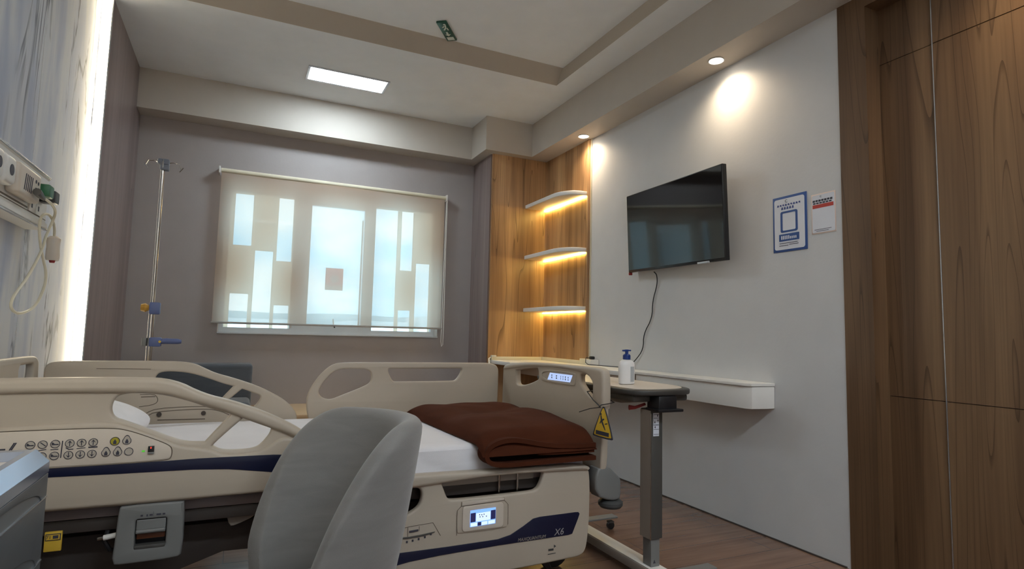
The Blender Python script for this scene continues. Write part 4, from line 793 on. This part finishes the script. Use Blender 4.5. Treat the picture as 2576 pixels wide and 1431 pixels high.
MB().tube([(px-.012, py, 1.094), (px-.03, py, 1.094), (px-.048, py, 1.094)], [.012, .022, .017], 8).build('clamp_knob', 'amber', c)
c = MB().box(px-.002, px+.050, py-.020, py+.020, .902, .948, bev=.006).build('pole_clamp', 'blue', iv)
MB().tube([(px+.045, py, .928), (px+.07, py, .930), (px+.12, py, .929), (px+.138, py, .928)], [.013, .014, .0135, .009], 12).build('clamp_handle', 'blue', c)
MB().cyl((px+.045, py-.021, .927), (px+.045, py-.017, .927), .006, 12).build('clamp_dot', 'yellow', c)
MB().box(px-.034, px-.014, py-.014, py+.014, .905, .945, bev=.003).build('clamp_jaw', 'grey', iv)
bs_ = MB(); bs_.lathe([(.05, .07), (.045, .10), (.02, .12)], (px, py, 0), 20)
for k in range(5):
    a = 2*PI*k/5+.6; bs_.tube([(px, py, .085), (px+.22*math.cos(a), py+.22*math.sin(a), .062)], [.016, .010], 8)
bs_.build('base', 'greyd', iv)
for k in range(5):
    a = 2*PI*k/5+.6; x, y = px+.22*math.cos(a), py+.22*math.sin(a)
    MB().cyl((x, y-.01, .026), (x, y+.01, .026), .026, 16).build('caster', 'black', iv)

# ============================================================ SOFA BENCH
sf = thing('sofa_bench', (0, 4.8, 0), 'slate upholstered sofa bench with tan wood base below the window', 'sofa')
MB().box(-.755, .85, 4.44, 5.115, .372, .402, bev=.003).build('bench_top', 'tan', sf)
MB().box(-.74, .84, 4.46, 5.11, .02, .371, bev=.003).build('bench_base', 'tand', sf)
MB().box(-.75, .118, 4.78, 5.0, .4025, .742, bev=.028, seg=4).build('backrest', 'sofa', sf)
MB().box(-.75, .11, 4.42, 4.79, .4025, .50, bev=.03, seg=4).build('seat_cushion', 'sofa', sf)

# ============================================================ BEDSIDE CABINET
cb_ = thing('bedside_cabinet', (-.55, 1.33, 0), 'dark grey bedside cabinet with pale metallic rim at the near side of the bed', 'cabinet')
CX, CY0, CY1 = -.362, 1.02, 1.636
MB().box(-.76, CX-.002, CY0+.01, CY1-.002, .03, .672, bev=.004).build('body', 'cab', cb_)
r_ = MB(); o0 = [(-.764, CY0), (CX, CY0), (CX, CY1), (-.764, CY1)]; o1 = [(-.764, CY0+.03), (CX-.026, CY0+.03), (CX-.026, CY1+.001), (-.764, CY1+.001)]
o2 = [(-.75, CY0+.045), (CX-.040, CY0+.045), (CX-.040, CY1-.022), (-.75, CY1-.022)]
vs = [(x, y, .674) for x, y in o0]+[(x, y, .697) for x, y in o0]+[(x, y, .724) for x, y in o1]+[(x, y, .724) for x, y in o2]+[(x, y, .700) for x, y in o2]
fs = []
for l in range(4):
    for i in range(4): j = (i+1) % 4; fs.append((l*4+i, l*4+j, l*4+4+j, l*4+4+i))
fs.append((16, 17, 18, 19)); fs.append((3, 2, 1, 0))
r_._add(vs, fs); r_.build('rim', 'rim', cb_, sharp=10)
MB().box(-.748, CX-.042, CY0+.047, CY1-.024, .7002, .7045).build('tray_liner', 'plastic_l', cb_)
for z0, z1, hh in ((.622, .672, .036), (.486, .620, .05), (.30, .484, .05), (.06, .298, .05)):
    arc = [(1.33+.265*math.cos(t_), z0+hh*math.sin(t_)) for t_ in [PI*k/24 for k in range(25)]]
    outl = [(CY0+.01, z1), (CY0+.01, z0), (1.055, z0)]+arc[::-1][1:-1]+[(1.60, z0), (CY1-.002, z0), (CY1-.002, z1)]
    dr = MB().plate(outl, [], .0155, YZ, CX-.0078, .001).build('drawer', 'cab', cb_)
    MB().plate(arc, [], .002, YZ, CX-.0145).build('grip_shade', 'black', dr)  # black crescent puts the shade of the grip recess into the colour
    MB().box(CX-.014, CX+.0015, CY0+.01, CY1-.002, z0-.0015, z0+.0012).build('edge_trim', 'alu', dr)
for x in (-.72, -.41):
    for y in (1.07, 1.57): MB().cyl((x, y-.008, .016), (x, y+.008, .016), .0158, 14).build('caster', 'black', cb_)

# ============================================================ TUB CHAIR
ch = thing('tub_chair', (.195, 1.68, 0), 'grey velvet tub chair with its tall curved back beside the bed', 'chair')
CC, BETA = (.195, 1.68), math.radians(16)
def chair_pt(th, k, n=14):
    """closed cross-section of the padded shell at angle th from the back direction"""
    a = abs(th)/math.radians(112)
    h = .40+.365*(1-max(0, (a-.38)/.62)**2.2) if a < 1 else .40
    z0 = .28; th2 = .030+.006*(1-a)
    pts = []
    outer = [(z0+(h-th2-z0)*i/6) for i in range(7)]
    for z in outer: pts.append((th2, z))
    for i in range(1, 6): t_ = PI*i/6; pts.append((th2*math.cos(t_), h-th2+th2*math.sin(t_)))
    for z in outer[::-1]: pts.append((-th2, z))
    off, z = pts[k % len(pts)]
    rb = .185+.082*((z-.28)/.50)**.8
    ex_ = 1+.04*math.cos(2*th)
    r = (rb+off)*ex_; ang = -BETA*0+th
    x, y = r*math.cos(ang), r*math.sin(ang)*.98
    c_, s_ = math.cos(BETA), math.sin(BETA)
    return Vector((CC[0]+x*c_-y*s_, CC[1]+x*s_+y*c_, z))
NK = 19; NT = 57; b = MB(); V = []
for i in range(NT):
    th = math.radians(-112+224*i/(NT-1)); V.append([b.bm.verts.new(chair_pt(th, k)) for k in range(NK)])
for i in range(NT-1):
    for k in range(NK): b.bm.faces.new((V[i][k], V[i][(k+1) % NK], V[i+1][(k+1) % NK], V[i+1][k]))
b.bm.faces.new(V[0]); b.bm.faces.new(V[-1][::-1])
b.build('backrest', 'chair', ch, sharp=80, sub=1)
c_, s_ = math.cos(BETA), math.sin(BETA); CMX = Matrix.Translation((CC[0], CC[1], 0)) @ Matrix.Rotation(BETA, 4, 'Z')
MB().plate([(lambda v: (v.x, v.y))(CMX @ Vector((x, y, 0))) for x, y in chaikin([(-.10, -.13), (-.06, -.15), (.10, -.15), (.145, -.09), (.15, 0), (.145, .09), (.10, .145), (-.06, .15), (-.10, .12)], 2)], [], .11, XY, .265, .03, 4).build('seat', 'chair', ch)
for x in (-.17, .15):
    for y in (-.15, .15):
        p = CMX @ Vector((x, y, .215)); q = CMX @ Vector((x*1.25, y*1.25, 0)); MB().tube([q, p], [.010, .015], 12).build('leg', 'tand', ch)
bpy.context.view_layer.update()
